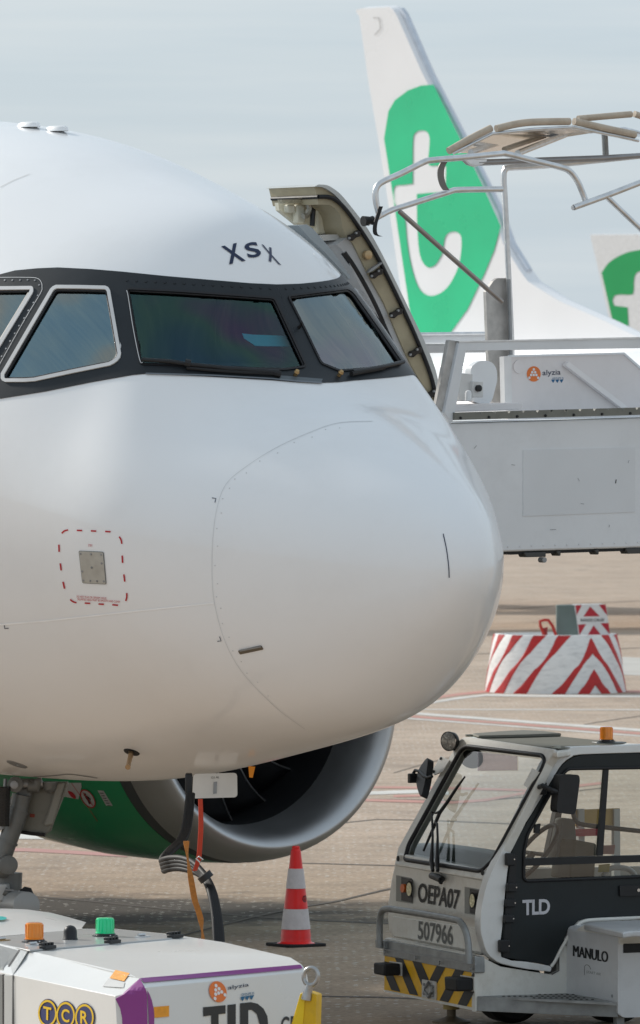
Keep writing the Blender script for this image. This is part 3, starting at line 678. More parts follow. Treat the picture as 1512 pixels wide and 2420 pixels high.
# wipers
def surf_tube(pts, r, off, seg=8):
    o = []
    for x, y in pts:
        h = hit(x, y)
        if h: o.append(h[0]+h[1]*off)
    return MB().tube(o, r, seg)
wip = obj('wiper', surf_tube([(338, 857), (400, 861), (443, 868), (540, 878), (620, 884), (655, 887)], .013, .030), M_plast, airliner)
obj('wiper_arm', surf_tube([(440, 874), (500, 880), (570, 885), (655, 889)], .011, .020), M_dark, wip)
obj('wiper_pivot', surf_tube([(643, 886), (660, 890)], .021, .02), M_dark, wip)
obj('wiper_clip', surf_tube([(436, 865), (449, 868)], .024, .035), M_plast, wip)
wip2 = obj('wiper', surf_tube([(828, 886), (860, 881), (905, 872), (945, 862)], .013, .030), M_plast, airliner)
obj('wiper_arm', surf_tube([(826, 889), (850, 884), (880, 878), (902, 873)], .016, .022), M_dark, wip2)
for x, y in ((697, 888), (800, 889)):
    p, n = hit(x, y); nz_ = obj('rain_repellent_nozzle', MB().lathe([(0, .014), (.02, .012), (.03, .018), (.045, .012)], p, n, 12, cap1=True), mat('brass', (.45, .30, .14), .35, .9), airliner)
p, n = hit(705, 775); icep = obj('ice_detector', MB().tube([p, p+n*.04, P(711, 760, (p+n*.06).y-.04)], [.012, .008, .006], 8), M_dark, airliner)
for pts in ([(345, 884.5), (500, 889), (640, 897), (700, 903), (760, 907)],):
    d = decal(ribpoly(pts, 3.5), (), .009, 0); obj('cowl_strip', d, mat('grey_trim', (.16, .18, .20), .4), fus, smooth=0)
obj('access_panel', decal([(663, 889), (762, 897), (758, 905), (700, 904), (660, 898)], (), .006, 12), mat('grey_panel', (.10, .12, .135), .4), fus, smooth=0)
# cockpit interior
ck = MB()
for (a0, a1) in ((4.6, 4.65),):
    ck.lathe([(0, .01), (0, 1.7)], AC(4.6, 0, 4.1), HD, 32)
obj('cockpit_bulkhead', ck, mat('cockpit_grey', (.06, .07, .07), .7), airliner, smooth=0)
mb = MB(); mb.box(AC(2.35, 0, 4.28), PORT*.95, HD*.33, Vector((0, 0, .035)))
shelf = obj('glareshield', mb, mat('glareshield_black', (.015, .017, .018), .8), airliner, bevel=.03)
mb = MB(); mb.box(AC(3.2, 0, 3.75), PORT*1.1, HD*1.0, Vector((0, 0, .05))); obj('cockpit_floor', mb, mat('cockpit_grey2', (.04, .045, .045), .8), airliner)
for q in (-.62, .62):
    mb = MB(); mb.box(AC(3.25, q, 4.35), PORT*.24, HD*.07, Vector((0, 0, .42)))
    seat = obj('pilot_seat', mb, mat('seat_blue', (.035, .06, .075), .7), airliner, bevel=.05)
    mb = MB(); mb.box(AC(3.22, q, 4.90), PORT*.14, HD*.06, Vector((0, 0, .11))); obj('headrest', mb, mat('headrest_teal', (.13, .22, .24), .7), seat, bevel=.04)
# cyan document folder lying on the glareshield behind the windscreen
fp = [(572, 788), (600, 791), (686, 794), (693, 819), (622, 818), (603, 817), (577, 800)]
pf = Plane(hit(640, 800)[0]+Vector((0, .16, 0)), (.15, -1, .35))
folder = obj('document_folder', flat(pf, fp, thick=.012), mat('cyan_card', (.01, .62, .78), .6), smooth=0, label='cyan document folder propped behind the front windscreen', cat='folder')
# ------------------------------------------------------------------ open forward passenger door (far side)
AF = 3.9
def zd(x, y): return (631.8+x*.2813, 413.1+y*.2813)
pd = pa(AF); aft = -HD
outer = sm2([zd(*p) for p in [(430, 82), (500, 88), (560, 120), (620, 170), (700, 265), (840, 450), (960, 660), (1080, 900), (1200, 1150), (1320, 1400), (1400, 1600), (1440, 1760), (1470, 1950), (1480, 2150)]], 4)
sealc = sm2([zd(*p) for p in [(430, 186), (500, 186), (560, 205), (640, 270), (760, 430), (900, 650), (1020, 880), (1150, 1150), (1270, 1420), (1370, 1680), (1415, 1870), (1440, 2000), (1450, 2150)]], 4)
inner = sm2([zd(*p) for p in [(430, 250), (540, 262), (610, 340), (640, 470), (720, 580), (800, 740), (880, 900), (980, 1080), (1090, 1340), (1170, 1520), (1260, 1690), (1350, 1830), (1400, 1980), (1420, 2150)]], 4)
pan = sm2([zd(*p) for p in [(470, 505), (560, 570), (640, 650), (700, 770), (760, 900), (880, 1100), (1000, 1330), (1080, 1500), (1200, 1720), (1280, 1850), (1340, 2150)]], 4)
door = empty('passenger_door', AC(AF, 2.3, 3.4), 'open passenger door', 'door')
door.parent = airliner; door.location = Vector(door.location)-Vector(airliner.location)
for k in ('label', 'category'): del door[k]
def dobj(name, mbx, m, **k):
    return obj(name, mbx, m, door, **k)
base_door = Vector(airliner.location)+Vector(door.location)
def base_of(o):                                   # world origin of a (translation only) parent chain
    v = Vector((0, 0, 0))
    while o: v += Vector(o.location); o = o.parent
    return v
def pl3(pl, plane): return [plane(*p) for p in pl]
def sheet(c1, c2, plane, ext):
    """band between two curves on a plane, extruded"""
    return MB().prism(pl3(c1, plane)+pl3(c2[::-1], plane), ext)
off_in = lambda c, d: [(x-d*.86, y+d*.45) for x, y in c]
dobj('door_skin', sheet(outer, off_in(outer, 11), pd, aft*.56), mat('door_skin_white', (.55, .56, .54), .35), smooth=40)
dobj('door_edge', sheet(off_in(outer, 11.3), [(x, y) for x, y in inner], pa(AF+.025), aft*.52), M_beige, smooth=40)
dobj('door_seal', MB().tube(pl3(sealc, pa(AF+.01)), .014, 8), M_seal)
dobj('door_seal', MB().tube([pl3([sealc[0]], pa(AF+.01))[0]+aft*t for t in (0, .2, .4, .53)], .014, 8), M_seal)
dobj('lining_panel', sheet([p for p in inner if p[1] > 560], [p for p in pan if p[1] > 575], pa(AF+.04), aft*.74), mat('lining_grey', (.50, .50, .50), .5), smooth=40)
dobj('handrail', MB().tube(pl3(sm2([zd(*p) for p in [(640, 655), (720, 770), (830, 960), (920, 1140), (1000, 1330), (1110, 1560)]], 4), pa(AF+.05)), .020, 8), M_plast)
# top of the door: inside face with quilting and the latch mechanism
pt_ = pa(AF+.10)
dobj('inner_lining', sheet([zd(*p) for p in [(90, 235), (540, 240), (620, 360), (650, 470), (640, 545)]], [zd(*p) for p in [(100, 300), (250, 420), (380, 470), (480, 560), (560, 560)]], pa(AF+.30), aft*.04), M_lining, smooth=0)
for k, (x0, x1) in enumerate([(170, 235), (245, 320), (415, 525), (535, 610)]):
    y0 = 250 if k < 3 else 335; y1 = (320, 410, 500, 520)[k]
    dobj('quilt_pad', MB().prism([pa(AF+.24)(*zd(*p)) for p in [(x0, y0), (x1, y0), (x1+6, y1), (x0+6, y1)]], aft*.06), M_lining, bevel=.012)
dobj('shroud', sheet([zd(*p) for p in [(430, 142), (500, 142), (545, 155)]], [zd(*p) for p in [(430, 188), (500, 186), (560, 205)]], pa(AF+.04), aft*.50), mat('door_cream', (.62, .56, .38), .4), smooth=40)
dobj('perforated_rail', sheet([zd(*p) for p in [(120, 208), (560, 208)]], [zd(*p) for p in [(130, 240), (585, 240)]], pa(AF+.2), aft*.05), mat('rail_metal', (.42, .38, .28), .4, .4, .3, 60), smooth=0)
dobj('latch_mechanism', MB().tube(pl3([zd(*p) for p in [(345, 250), (355, 290), (330, 340), (300, 350)]], pa(AF+.18)), .022, 8), mat('latch_steel', (.35, .33, .28), .35, .7))
dobj('latch_mechanism', MB().tube(pl3([zd(*p) for p in [(365, 290), (385, 300), (380, 350), (375, 430)]], pa(AF+.17)), .017, 8), M_plast)
dobj('escape_slide_cover', sheet([zd(*p) for p in [(440, 505), (640, 500)]], [zd(*p) for p in [(480, 555), (640, 545)]], pa(AF+.12), aft*.3), mat('cover_white', (.62, .61, .58), .5), smooth=0)
dobj('hinge_cover', sheet([zd(*p) for p in [(260, 425), (330, 418), (380, 450), (560, 660), (700, 860)]], [zd(*p) for p in [(280, 450), (360, 540), (470, 640), (600, 780), (690, 880)]], pa(AF-.35), aft*.2), mat('hinge_grey', (.34, .38, .40), .4), smooth=30)
dobj('hinge_cover', sheet([zd(*p) for p in [(560, 640), (640, 660), (760, 900), (860, 1080)]], [zd(*p) for p in [(600, 720), (680, 800), (740, 900), (830, 1060)]], pa(AF+.16), aft*.2), mat('hinge_brown', (.10, .085, .065), .5), smooth=30)
for (x, y) in [(712, 512), (900, 830), (1065, 1163), (1225, 1490), (1365, 1840), (1400, 2060)]:
    c = zd(x, y); s_ = 11
    bow = [(c[0]-13, c[1]+9), (c[0]-13, c[1]-1), (c[0]-2, c[1]-5), (c[0]+7, c[1]-13), (c[0]+14, c[1]-9), (c[0]+13, c[1]+2), (c[0]+3, c[1]+5), (c[0]-6, c[1]+13)]
    st_ = dobj('door_stop', MB().prism(pl3(bow, pa(AF+.020)), HD*.035), mat('stop_black', (.025, .02, .018), .4, .3), bevel=.006)
    for dx, dy in ((-8, 6), (8, -6)):
        obj('stop_bolt', MB().lathe([(0, .009), (.012, .008)], pa(AF-.016)(c[0]+dx, c[1]+dy), HD, 8, cap1=True), M_steel, st_)
dobj('guide_bracket', MB().prism(pl3([zd(*p) for p in [(820, 825), (850, 790), (935, 735), (945, 745), (860, 810)]], pa(AF+.0)), HD*.03), M_steel)
dobj('roller', MB().lathe([(0, .03), (.03, .03), (.035, .02)], pa(AF+.02)(*zd(828, 675)), HD, 16, cap1=True), mat('roller_brass', (.5, .36, .2), .4, .5))

# ------------------------------------------------------------------ port engine
ec = Plane(AC(11.5, 5.75, 0), HD)(652, 1660)
eng = empty('engine', ec, 'x', 'x'); eng.parent = airliner; eng.location = ec-Vector(airliner.location)
for k in ('label', 'category'): del eng[k]
M_lip = mat('bare_metal_lip', (.52, .53, .54), .45, 1.0, .05, 3, dirt=.15, dscale=2, dcol=(.3, .3, .3))
M_ncg = mat('nacelle_green', (.003, .30, .11), .3, 0, .06, 1.5, coat=.4)
M_ncgrey = mat('nacelle_grey', (.055, .06, .062), .45, 0, .1, 2)
ax = -HD
lipp = [(.50, .937), (.40, .942), (.28, .955), (.14, .985), (.05, 1.025), (.0, 1.08), (.03, 1.13), (.10, 1.165), (.22, 1.195), (.36, 1.215)]
lp = [(p.x, p.y) for p in smooth_path([(a, b, 0) for a, b in lipp], 4)]
lp = [(a_, r_*1.018) for a_, r_ in lp]
obj('inlet_lip', MB().lathe(lp, ec, ax, 96), M_lip, eng, smooth=60)
obj('inlet_barrel', MB().lathe([(.50, 0.9535), (.8, 0.9671), (1.25, 1.0078)], ec, ax, 72), mat('inlet_liner', (.010, .011, .013), .6, .0), eng, smooth=60)
obj('nacelle_band', MB().lathe([(.36, 1.2338), (.43, 1.2399), (.50, 1.2450)], ec, ax, 96), M_ncgrey, eng, smooth=60)
obj('cowl', MB().lathe([(.50, 1.2471), (.80, 1.2582), (1.3, 1.2674), (2.0, 1.2572), (2.7, 1.2012), (3.3, 1.0893), (3.6, 1.0180)], ec, ax, 96), M_ncg, eng, smooth=60)
obj('exhaust_core', MB().lathe([(3.3, 0.9976), (3.6, 0.8653), (4.3, 0.5599), (5.0, 0.2036)], ec, ax, 48, cap1=True), M_steel, eng, smooth=60)
obj('fan_shroud', MB().lathe([(1.25, 1.0078), (1.26, 0.3054)], ec, ax, 48), mat('fan_dark', (.012, .013, .014), .6), eng)
obj('spinner', MB().lathe([(.62, .005), (.64, .05), (.75, .14), (.95, .24), (1.2, .30)], ec, ax, 40), mat('spinner_black', (.02, .021, .023), .4), eng, smooth=60)
ux = STB.copy(); uz = Vector((0, 0, 1))
M_blade = mat('fan_blade_black', (.006, .006, .007), .6, 0, spec=.2); M_edge = mat('blade_edge_metal', (.5, .5, .5), .35, .9)
for k in range(18):
    th = 2*math.pi*k/18+.1; mb = MB(); vs = []; le = []
    for j in range(9):
        r = .28+.70*j/8; tw = .35+.75*j/8; sw = .10*math.sin(j/8*math.pi)+.03*j/8
        for sgn in (-1, 1):
            ch = (.16+.10*j/8)*sgn
            ang = th+sw+(ch*math.sin(tw))/r*.9; h_ = 1.08+ch*math.cos(tw)
            pt = ec+ax*h_+(ux*math.cos(ang)+uz*math.sin(ang))*r; vs.append(pt)
            if sgn < 0: le.append(pt-ax*.004)
    fs = [(2*j, 2*j+1, 2*j+3, 2*j+2) for j in range(8)]; mb.add(vs, fs)
    bl = obj('fan_blade', mb, M_blade, eng, smooth=60, solid=.008)
    obj('leading_edge', MB().tube(le, .007, 6), M_edge, bl)
# bleed holes, warning placards on the cowl (starboard-lower face)
cowl_bvh_mb = MB().lathe([(.36, 1.2338), (.55, 1.2471), (.80, 1.2542), (1.3, 1.2674), (2.0, 1.2572), (2.7, 1.2012), (3.3, 1.0893), (3.6, 1.0180)], ec, ax, 128)
cb = BVHTree.FromPolygons(cowl_bvh_mb.v, cowl_bvh_mb.f)
def chit(x, y):
    h = cb.ray_cast(EYE, ray(x, y).normalized()); n = h[1]
    if n is None: raise ValueError('off cowl %s %s' % (x, y))
    if n.dot(EYE-h[0]) < 0: n = -n
    return h[0], n
def cdec(poly, off=.006, holes=(), res=6):
    vs, fs = tess(poly, holes, res); return MB().add([chit(*v)[0]+chit(*v)[1]*off for v in vs], fs)
def ze(x, y): return (x*.3214, 1701+y*.3214)
for x, y in [(1066, 562), (1076, 590), (1098, 620), (1116, 648), (1132, 672), (1149, 698), (1167, 726), (1188, 750), (1210, 773), (1233, 795), (1256, 818)]:
    x, y = ze(x, y); obj('bleed_slot', cdec(ell(x, y, 1.6, 1.9, 8), .008, res=0), M_seal, eng, smooth=0)
M_plac = mat('placard_white', (.55, .54, .52), .5)
pk = obj('warning_sign', cdec(ell(*ze(651, 575), 13, 24, 24, -.6), .006), M_plac, eng, smooth=0)
obj('sign_ring', cdec(ell(*ze(651, 575), 14, 25, 24, -.6), .009, [ell(*ze(651, 575), 12, 22, 24, -.6)], 0), M_red, pk, smooth=0)
mb = cdec(ell(*ze(630, 545), 2.6, 3.6, 10), .010, res=0); q = cdec(ribpoly([ze(636, 555), ze(655, 582), ze(668, 612)], 5.5), .010, res=0); mb.add(q.v, q.f); q = cdec(ribpoly([ze(650, 560), ze(672, 580)], 2.2), .010, res=0); mb.add(q.v, q.f)
obj('sign_figure', mb, M_black, pk, smooth=0)
obj('sign_bar', cdec(ribpoly([ze(618, 528), ze(690, 625)], 1.6), .012, res=0), M_red, pk, smooth=0)
pk2 = obj('placard', cdec([ze(*p) for p in [(720, 515), (765, 518), (832, 628), (785, 628)]]), M_plac, eng, smooth=0)
mb = MB()
for k in range(6):
    t = k/6+.08; a_ = (728+66*t, 522+108*t); q = cdec([ze(a_[0]+4, a_[1]), ze(a_[0]+32, a_[1]+1), ze(a_[0]+37, a_[1]+8), ze(a_[0]+9, a_[1]+7)], .010, res=0); mb.add(q.v, q.f)
obj('placard_print', mb, M_grey_print, pk2, smooth=0)
pk3 = obj('placard', cdec([ze(*p) for p in [(480, 460), (600, 460), (604, 490), (580, 580), (520, 570), (470, 560)]]), M_plac, eng, smooth=0)
obj('placard_print', cdec(sm2([ze(*p) for p in [(505, 520), (535, 525), (562, 555), (560, 575), (530, 560)]], 3, True), .010, res=0), M_red, pk3, smooth=0)
obj('danger_line', cdec(ribpoly([ze(530, 460), ze(600, 560), ze(720, 740)], 1.2), .008, res=0), M_red, eng, smooth=0)
obj('pylon', MB().prism([AC(11.4, 5.62, 2.8), AC(12.6, 5.62, 3.5), AC(16.5, 5.62, 3.2), AC(15, 5.62, 2.6)], PORT*.26), M_white, airliner, bevel=.05)
# wings (carry the engine, shade the apron)
for sgn in (1, -1):
    mb = MB(); ws = [(1.6, 10.9, 20.0, 2.75, .55), (6.4, 13.5, 19.8, 3.1, .38), (11.8, 16.6, 20.4, 3.55, .24)]
    for (q, a0, a1, z, t) in ws:
        for (u, tz) in ((0, 0), (.12, .75), (.4, 1), (.75, .55), (1, 0), (.75, -.3), (.4, -.5), (.12, -.4)):
            mb.v.append(AC(a0+(a1-a0)*u, q*sgn, z+tz*t*.5))
    mb.f = [(i*8+k, i*8+(k+1) % 8, i*8+8+(k+1) % 8, i*8+8+k) for i in range(2) for k in range(8)]+[tuple(range(8)), tuple(range(23, 15, -1))]
    obj('wing', mb, M_white, airliner, smooth=40)
# ------------------------------------------------------------------ nose landing gear
def zg(x, y): return (x*.2009, 1792.1+y*.2009)
gz = Plane(AC(5.0, -.05, 0), (0, -1, 0))
M_gear = mat('landing_gear_grey', (.17, .175, .17), .42, .25, .1, 12, dirt=.3, dscale=16, dcol=(.12, .11, .09))
gear = empty('nose_gear', gz(20, 2440), 'x', 'x'); gear.parent = airliner; gear.location = gz(20, 2440)-Vector(airliner.location)
for k in ('label', 'category'): del gear[k]
gt = lambda n, pts, r, m=M_gear, pl=gz, seg=16, **k: obj(n, MB().tube([pl(*zg(*p)) for p in pts], r, seg), m, gear, **k)
gt('drag_strut', [(255, 430), (230, 560), (215, 620), (85, 1000), (30, 1180)], [.062, .058, .066, .060, .056])
gt('strut_collar', [(222, 600), (212, 630)], .070); gt('strut_collar', [(95, 970), (86, 996)], .068)
obj('strut_fork', MB().prism([gz(*zg(*p)) for p in [(180, 380), (190, 340), (240, 300), (330, 310), (385, 380), (370, 470), (330, 540), (250, 520), (215, 490)]], Vector((0, .10, 0))), M_gear, gear, bevel=.02)
obj('pivot_lug', MB().lathe([(-.05, .05), (.03, .05), (.035, .03)], gz(*zg(185, 300))+Vector((0, -.08, 0)), (0, -1, 0), 20, cap1=True), M_gear, gear)
obj('pivot_pin', MB().lathe([(-.02, .026), (.05, .026), (.052, .015)], gz(*zg(178, 298))+Vector((0, -.10, 0)), (0, -1, 0), 16, cap1=True), M_steel, gear)
gt('cross_pin', [(230, 300), (420, 300), (500, 280)], .034, M_steel)
gt('link_arm', [(330, 320), (420, 330), (440, 260)], .045)
gt('link_arm', [(590, 280), (590, 360), (610, 400)], [.05, .045, .02])
gp2 = gz.shift(-.25)
gt('side_stay', [(170, 460), (70, 620), (0, 800)], .022, M_gear, gp2)
# return spring
pts = []; top = gz.shift(.12)(*zg(52, 340)); bot = gz.shift(.12)(*zg(38, 790))
for k in range(26*10+1):
    t = k/(26*10); c = top.lerp(bot, t); a_ = 2*math.pi*t*26; pts.append(c+Vector((math.cos(a_)*.034, math.sin(a_)*.034, 0)))
obj('return_spring', MB().tube(pts, .0062, 6), mat('spring_steel', (.05, .05, .05), .4, .5), gear)
gt('spring_rod', [(65, 240), (60, 340)], .012, M_steel); gt('spring_eye', [(10, 800), (30, 830)], .04, M_steel)
gt('knee_joint', [(0, 1200), (40, 1230), (70, 1260), (30, 1330), (-30, 1330)], [.045, .055, .058, .052, .045])
obj('knee_plate', MB().lathe([(-.06, .062), (.04, .062), (.045, .045)], gz(*zg(92, 1245))+Vector((0, -.05, 0)), (.2, -1, 0), 20, cap1=True), M_gear, gear)
gt('knee_bolt', [(130, 1320), (165, 1330)], .02, M_steel)
obj('lower_cylinder', MB().tube([gz.shift(-.12)(*zg(110, 1340)), gz.shift(-.12)(*zg(100, 1560)), gz.shift(-.12)(*zg(95, 1900)), gz.shift(-.12)(*zg(90, 2900))], [.085, .085, .075, .07], 20), M_gear, gear)
obj('tow_bracket', MB().prism([gz.shift(.05)(*zg(*p)) for p in [(-40, 1480), (75, 1480), (78, 1560), (40, 1680), (-40, 1690)]], Vector((.02, .1, 0))), mat('bracket_pale', (.48, .49, .49), .45), gear, bevel=.01)
gt('bracket_arm', [(50, 1560), (110, 1590), (180, 1600), (240, 1590)], [.028, .022, .02, .022], M_gear, gz.shift(.05))
gt('control_rod', [(60, 1545), (150, 1550), (215, 1600)], .008, M_steel, gz.shift(.08))
lt_ = gz.shift(.06); p_a = lt_(*zg(75, 1720)); p_b = lt_(*zg(330, 1700)); dirc = (p_b-p_a)+Vector((0, -.45, 0))
obj('steering_actuator', MB().lathe([(0, .03), (.0, .082), (.12, .086), (dirc.length*.85, .086), (dirc.length, .088), (dirc.length+.004, .078)], p_a+Vector((0, .2, 0)), dirc, 32, cap1=True), mat('actuator_grey', (.33, .35, .36), .38, .2), gear)
obj('hose_loop', MB().tube([lt_(*zg(*p))+Vector((0, -.05, 0)) for p in [(265, 1620), (265, 1560), (300, 1540), (345, 1550), (360, 1590), (355, 1620)]], .022, 10), M_dark, gear)
obj('lamp_bracket', MB().tube([lt_(*zg(*p))+Vector((0, -.05, 0)) for p in [(250, 1625), (255, 1560), (285, 1545)]], .018, 10), M_ring, gear)
for dx in (-.18, .18):
    wc = AC(5.15, dx, .38); mbw = MB().lathe([(-.11, .2), (-.11, .33), (-.07, .38), (.07, .38), (.11, .33), (.11, .2)], wc, PORT, 40); ty = obj('nose_wheel', mbw, M_dark, gear)
    obj('wheel_rim', MB().lathe([(-.09, .2), (-.05, .05), (.05, .05), (.09, .2)], wc, PORT, 32), M_gear, ty)
# gear bay door hanging open
gd = Plane(AC(4.6, .42, 0), (-.25, -1, .0))
dd = [(300, 270), (790, 275), (775, 330), (730, 470), (640, 700), (590, 850), (530, 900), (190, 850), (205, 760)]
gdo = obj('gear_door', flat(gd, [zg(*p) for p in dd], thick=.04), mat('gear_door_grey', (.20, .20, .175), .5, 0, .08, 6, dirt=.35, dscale=9, dcol=(.09, .08, .065)), gear, bevel=.006)
obj('door_rib', MB().prism([gd.shift(.03)(*zg(*p)) for p in [(660, 290), (765, 285), (620, 780), (520, 800), (510, 760), (560, 640)]], Vector((0, .03, 0))), mat('gear_door_rib', (.26, .26, .235), .5), gdo, bevel=.012)
obj('door_edge_seal', MB().tube([gd.shift(.02)(*zg(*p)) for p in [(190, 858), (370, 885), (530, 900)]], .012, 8), M_seal, gdo)
obj('door_stencil', flat(gd.shift(.006), [zg(*p) for p in [(355, 650), (410, 655), (405, 695), (350, 690)]]), mat('stencil_red', (.25, .05, .03), .6), gdo, smooth=0)
for pts in ([(420, 0), (560, 0)],): pass
# ================================================================== parked airliners behind (tails)
def zt(x, y): return (838.4+.4456*x, .4456*y)
def tail_plane(depth, px, hd):
    return Plane(P(px, 500, depth), Vector((hd.y, -hd.x, 0)))
def slab(plane, poly, th, taper=.35, shrink=5):
    """fin with a lens-like section: outline at mid plane, inner outline at +-th/2"""
    inn = offpoly(poly, shrink); n = plane.n if plane.n.dot(EYE-plane.o) > 0 else -plane.n
    vs, fs = tess(inn); mbx = MB(); a = [plane(*v)+n*th/2 for v in vs]; b = [plane(*v)-n*th/2 for v in vs]
    mbx.add(a, fs); mbx.add(b, [f[::-1] for f in fs])
    N_ = len(poly); o = [plane(*p) for p in poly]; i1 = [plane(*p)+n*th/2 for p in inn]; i2 = [plane(*p)-n*th/2 for p in inn]
    mbx.add(o+i1, [(k, (k+1) % N_, N_+(k+1) % N_, N_+k) for k in range(N_)]); mbx.add(o+i2, [((k+1) % N_, k, N_+k, N_+(k+1) % N_) for k in range(N_)])
    return mbx
fin = [zt(*p) for p in [(30, 60), (40, 45), (70, 38), (220, 30), (245, 48), (265, 80), (400, 385), (580, 735), (700, 975), (775, 1125), (830, 1290), (920, 1435), (960, 1488), (1120, 1588), (1370, 1698), (1512, 1768), (1700, 1830), (1700, 1990), (345, 1990), (330, 1900), (290, 1680), (200, 1060), (150, 740), (100, 450), (50, 95)]]
grn = [zt(*p) for p in [(175, 590), (210, 530), (280, 478), (350, 452), (418, 447), (560, 735), (680, 985), (776, 1200), (740, 1330), (690, 1450), (600, 1640), (510, 1765), (470, 1820), (340, 1820), (310, 1800), (290, 1660), (205, 1080), (152, 735)]]
tee = sm2([zt(*p) for p in [(306, 975), (306, 880), (308, 740), (322, 704), (350, 692), (382, 700), (396, 735), (393, 800), (391, 874), (440, 878), (484, 882)]], 3)+[zt(*p) for p in [(482, 950), (478, 1020), (400, 1023)]]+sm2([zt(*p) for p in [(328, 1030), (329, 1120), (331, 1210), (338, 1310), (350, 1370), (372, 1408), (397, 1419), (428, 1403), (455, 1360), (466, 1330), (474, 1272), (492, 1238), (526, 1228), (556, 1242), (566, 1285), (556, 1385), (530, 1460), (490, 1525), (440, 1562), (390, 1569), (345, 1538), (315, 1470), (290, 1370), (274, 1260), (262, 1150), (215, 1090), (206, 1040), (207, 1000), (222, 984), (262, 981)]], 3)
for nm, depth, hd, F_, Gm, T_, lab in (('a', 163.0, HD, fin, grn, tee, 'parked white airliner whose large tail carries a green panel with a white letter t'),):
    tp = tail_plane(depth, 1000, hd); n = tp.n if tp.n.dot(EYE-tp.o) > 0 else -tp.n
    base = tp(1100, 900); base.z = 0
    far = empty('airliner', base, lab, 'airliner', 'airliners parked behind')
    fo = obj('tail_fin', slab(tp, F_, .34, shrink=4), M_fin_white, far, smooth=25)
    obj('tail_panel', flat(tp.shift(.185 if tp.n.dot(n) > 0 else -.185), offpoly(Gm, 1.2), [T_]), M_green_fin, fo, smooth=0)
    obj('rudder_gap', flat(tp.shift(.19 if tp.n.dot(n) > 0 else -.19), ribpoly([zt(95, 95), zt(128, 95), zt(136, 150), zt(105, 187)], 1.6)), mat('gap_grey', (.30, .30, .30), .6), fo, smooth=0)
    obj('leading_edge', MB().tube([tp(*zt(*p)) for p in [(250, 55), (270, 82), (400, 388), (580, 738), (700, 978), (775, 1128), (835, 1292), (925, 1437)]], .07, 8), mat('fin_edge_metal', (.66, .71, .78), .4, .2), fo)
    # fuselage of that aircraft
    ctr = tp(1100, 0); ctr.z = 3.5; hv = Vector(hd)
    prof = [(-9, .4), (-7, .85), (-4, 1.4), (0, 1.75), (3, 1.88), (28, 1.88), (30, 1.7), (32, 1.0), (33, .2)]
    mbx = MB().lathe(prof, ctr, hv, 64, cap0=True, cap1=True)
    fu = obj('fuselage', mbx, M_fin_white, far, smooth=50)
    for s_ in (1, -1):
        obj('main_gear', MB().tube([ctr+hv*13+n*s_*2.8+Vector((0, 0, -1.2)), ctr+hv*13+n*s_*2.8+Vector((0, 0, -3.2))], [.15, .12], 10), M_gear, far)
        obj('main_wheel', MB().lathe([(-.3, .3), (-.3, .5), (-.2, .55), (.2, .55), (.3, .5), (.3, .3)], ctr+hv*13+n*s_*2.8+Vector((0, 0, -2.95)), n, 24, cap0=True, cap1=True), M_dark, far)
        obj('wing', MB().prism([ctr+hv*(17)+n*s_*1.5+Vector((0, 0, -1.3)), ctr+hv*(9.5)+n*s_*16+Vector((0, 0, -.2)), ctr+hv*(8)+n*s_*16+Vector((0, 0, -.2)), ctr+hv*(10)+n*s_*1.5+Vector((0, 0, -1.3))], Vector((0, 0, .35))), M_fin_white, far)
        obj('tailplane', MB().prism([ctr+hv*(1)+n*s_*1.0+Vector((0, 0, .6)), ctr+hv*(-4.5)+n*s_*6.5+Vector((0, 0, 1.1)), ctr+hv*(-6)+n*s_*6.5+Vector((0, 0, 1.1)), ctr+hv*(-4)+n*s_*1.0+Vector((0, 0, .6))], Vector((0, 0, .2))), M_fin_white, far)
# second, farther aircraft
hd2 = HD
tp = tail_plane(342.0, 1460, hd2); n = tp.n if tp.n.dot(EYE-tp.o) > 0 else -tp.n
def sh(v): return tp.shift(v if tp.n.dot(n) > 0 else -v)
base = tp(1500, 900); base.z = 0
far2 = empty('airliner', base, 'farthest airliner, only its grey tail with a green panel shows at the right edge', 'airliner', 'airliners parked behind')
fin2 = [zt(*p) for p in [(1258, 1242), (1512, 1240), (1540, 1250), (1700, 1540), (1800, 1780), (1800, 1990), (1400, 1990), (1360, 1690), (1305, 1440)]]
grn2 = sm2([zt(*p) for p in [(1308, 1446), (1345, 1395), (1400, 1358), (1460, 1335), (1530, 1325), (1590, 1330)]], 3)+[zt(*p) for p in [(1660, 1480), (1740, 1700), (1700, 1840), (1600, 1980), (1412, 1980), (1362, 1685)]]
tee2 = sm2([zt(*p) for p in [(1366, 1600), (1376, 1568), (1420, 1562), (1474, 1560), (1478, 1500), (1486, 1458), (1505, 1440), (1530, 1440), (1550, 1462), (1552, 1560)]], 2)+[zt(*p) for p in [(1610, 1562), (1608, 1628), (1540, 1630), (1545, 1780), (1600, 1830), (1590, 1870), (1500, 1880), (1455, 1800), (1445, 1630), (1376, 1622)]]
fo = obj('tail_fin', slab(tp, fin2, .34, shrink=1.8), mat('tail_grey_paint', (.76, .77, .78), .4), far2, smooth=25)
obj('tail_panel', flat(sh(.185), grn2, [tee2]), mat('green_tail_deep', (.002, .36, .10), .35, 0, .05, .5), fo, smooth=0)
ctr = tp(1480, 0); ctr.z = 3.5
obj('fuselage', MB().lathe([(-9, .4), (-7, .85), (-4, 1.4), (0, 1.75), (3, 1.88), (28, 1.88), (30, 1.7), (32, 1.0), (33, .2)], ctr, Vector(hd2), 48, cap0=True, cap1=True), M_fin_white, far2, smooth=50)
for s_ in (1, -1):
    obj('main_gear', MB().tube([ctr+hd2*13+n*s_*2.8+Vector((0, 0, -1.2)), ctr+hd2*13+n*s_*2.8+Vector((0, 0, -3.5))], [.15, .2], 10), M_gear, far2)

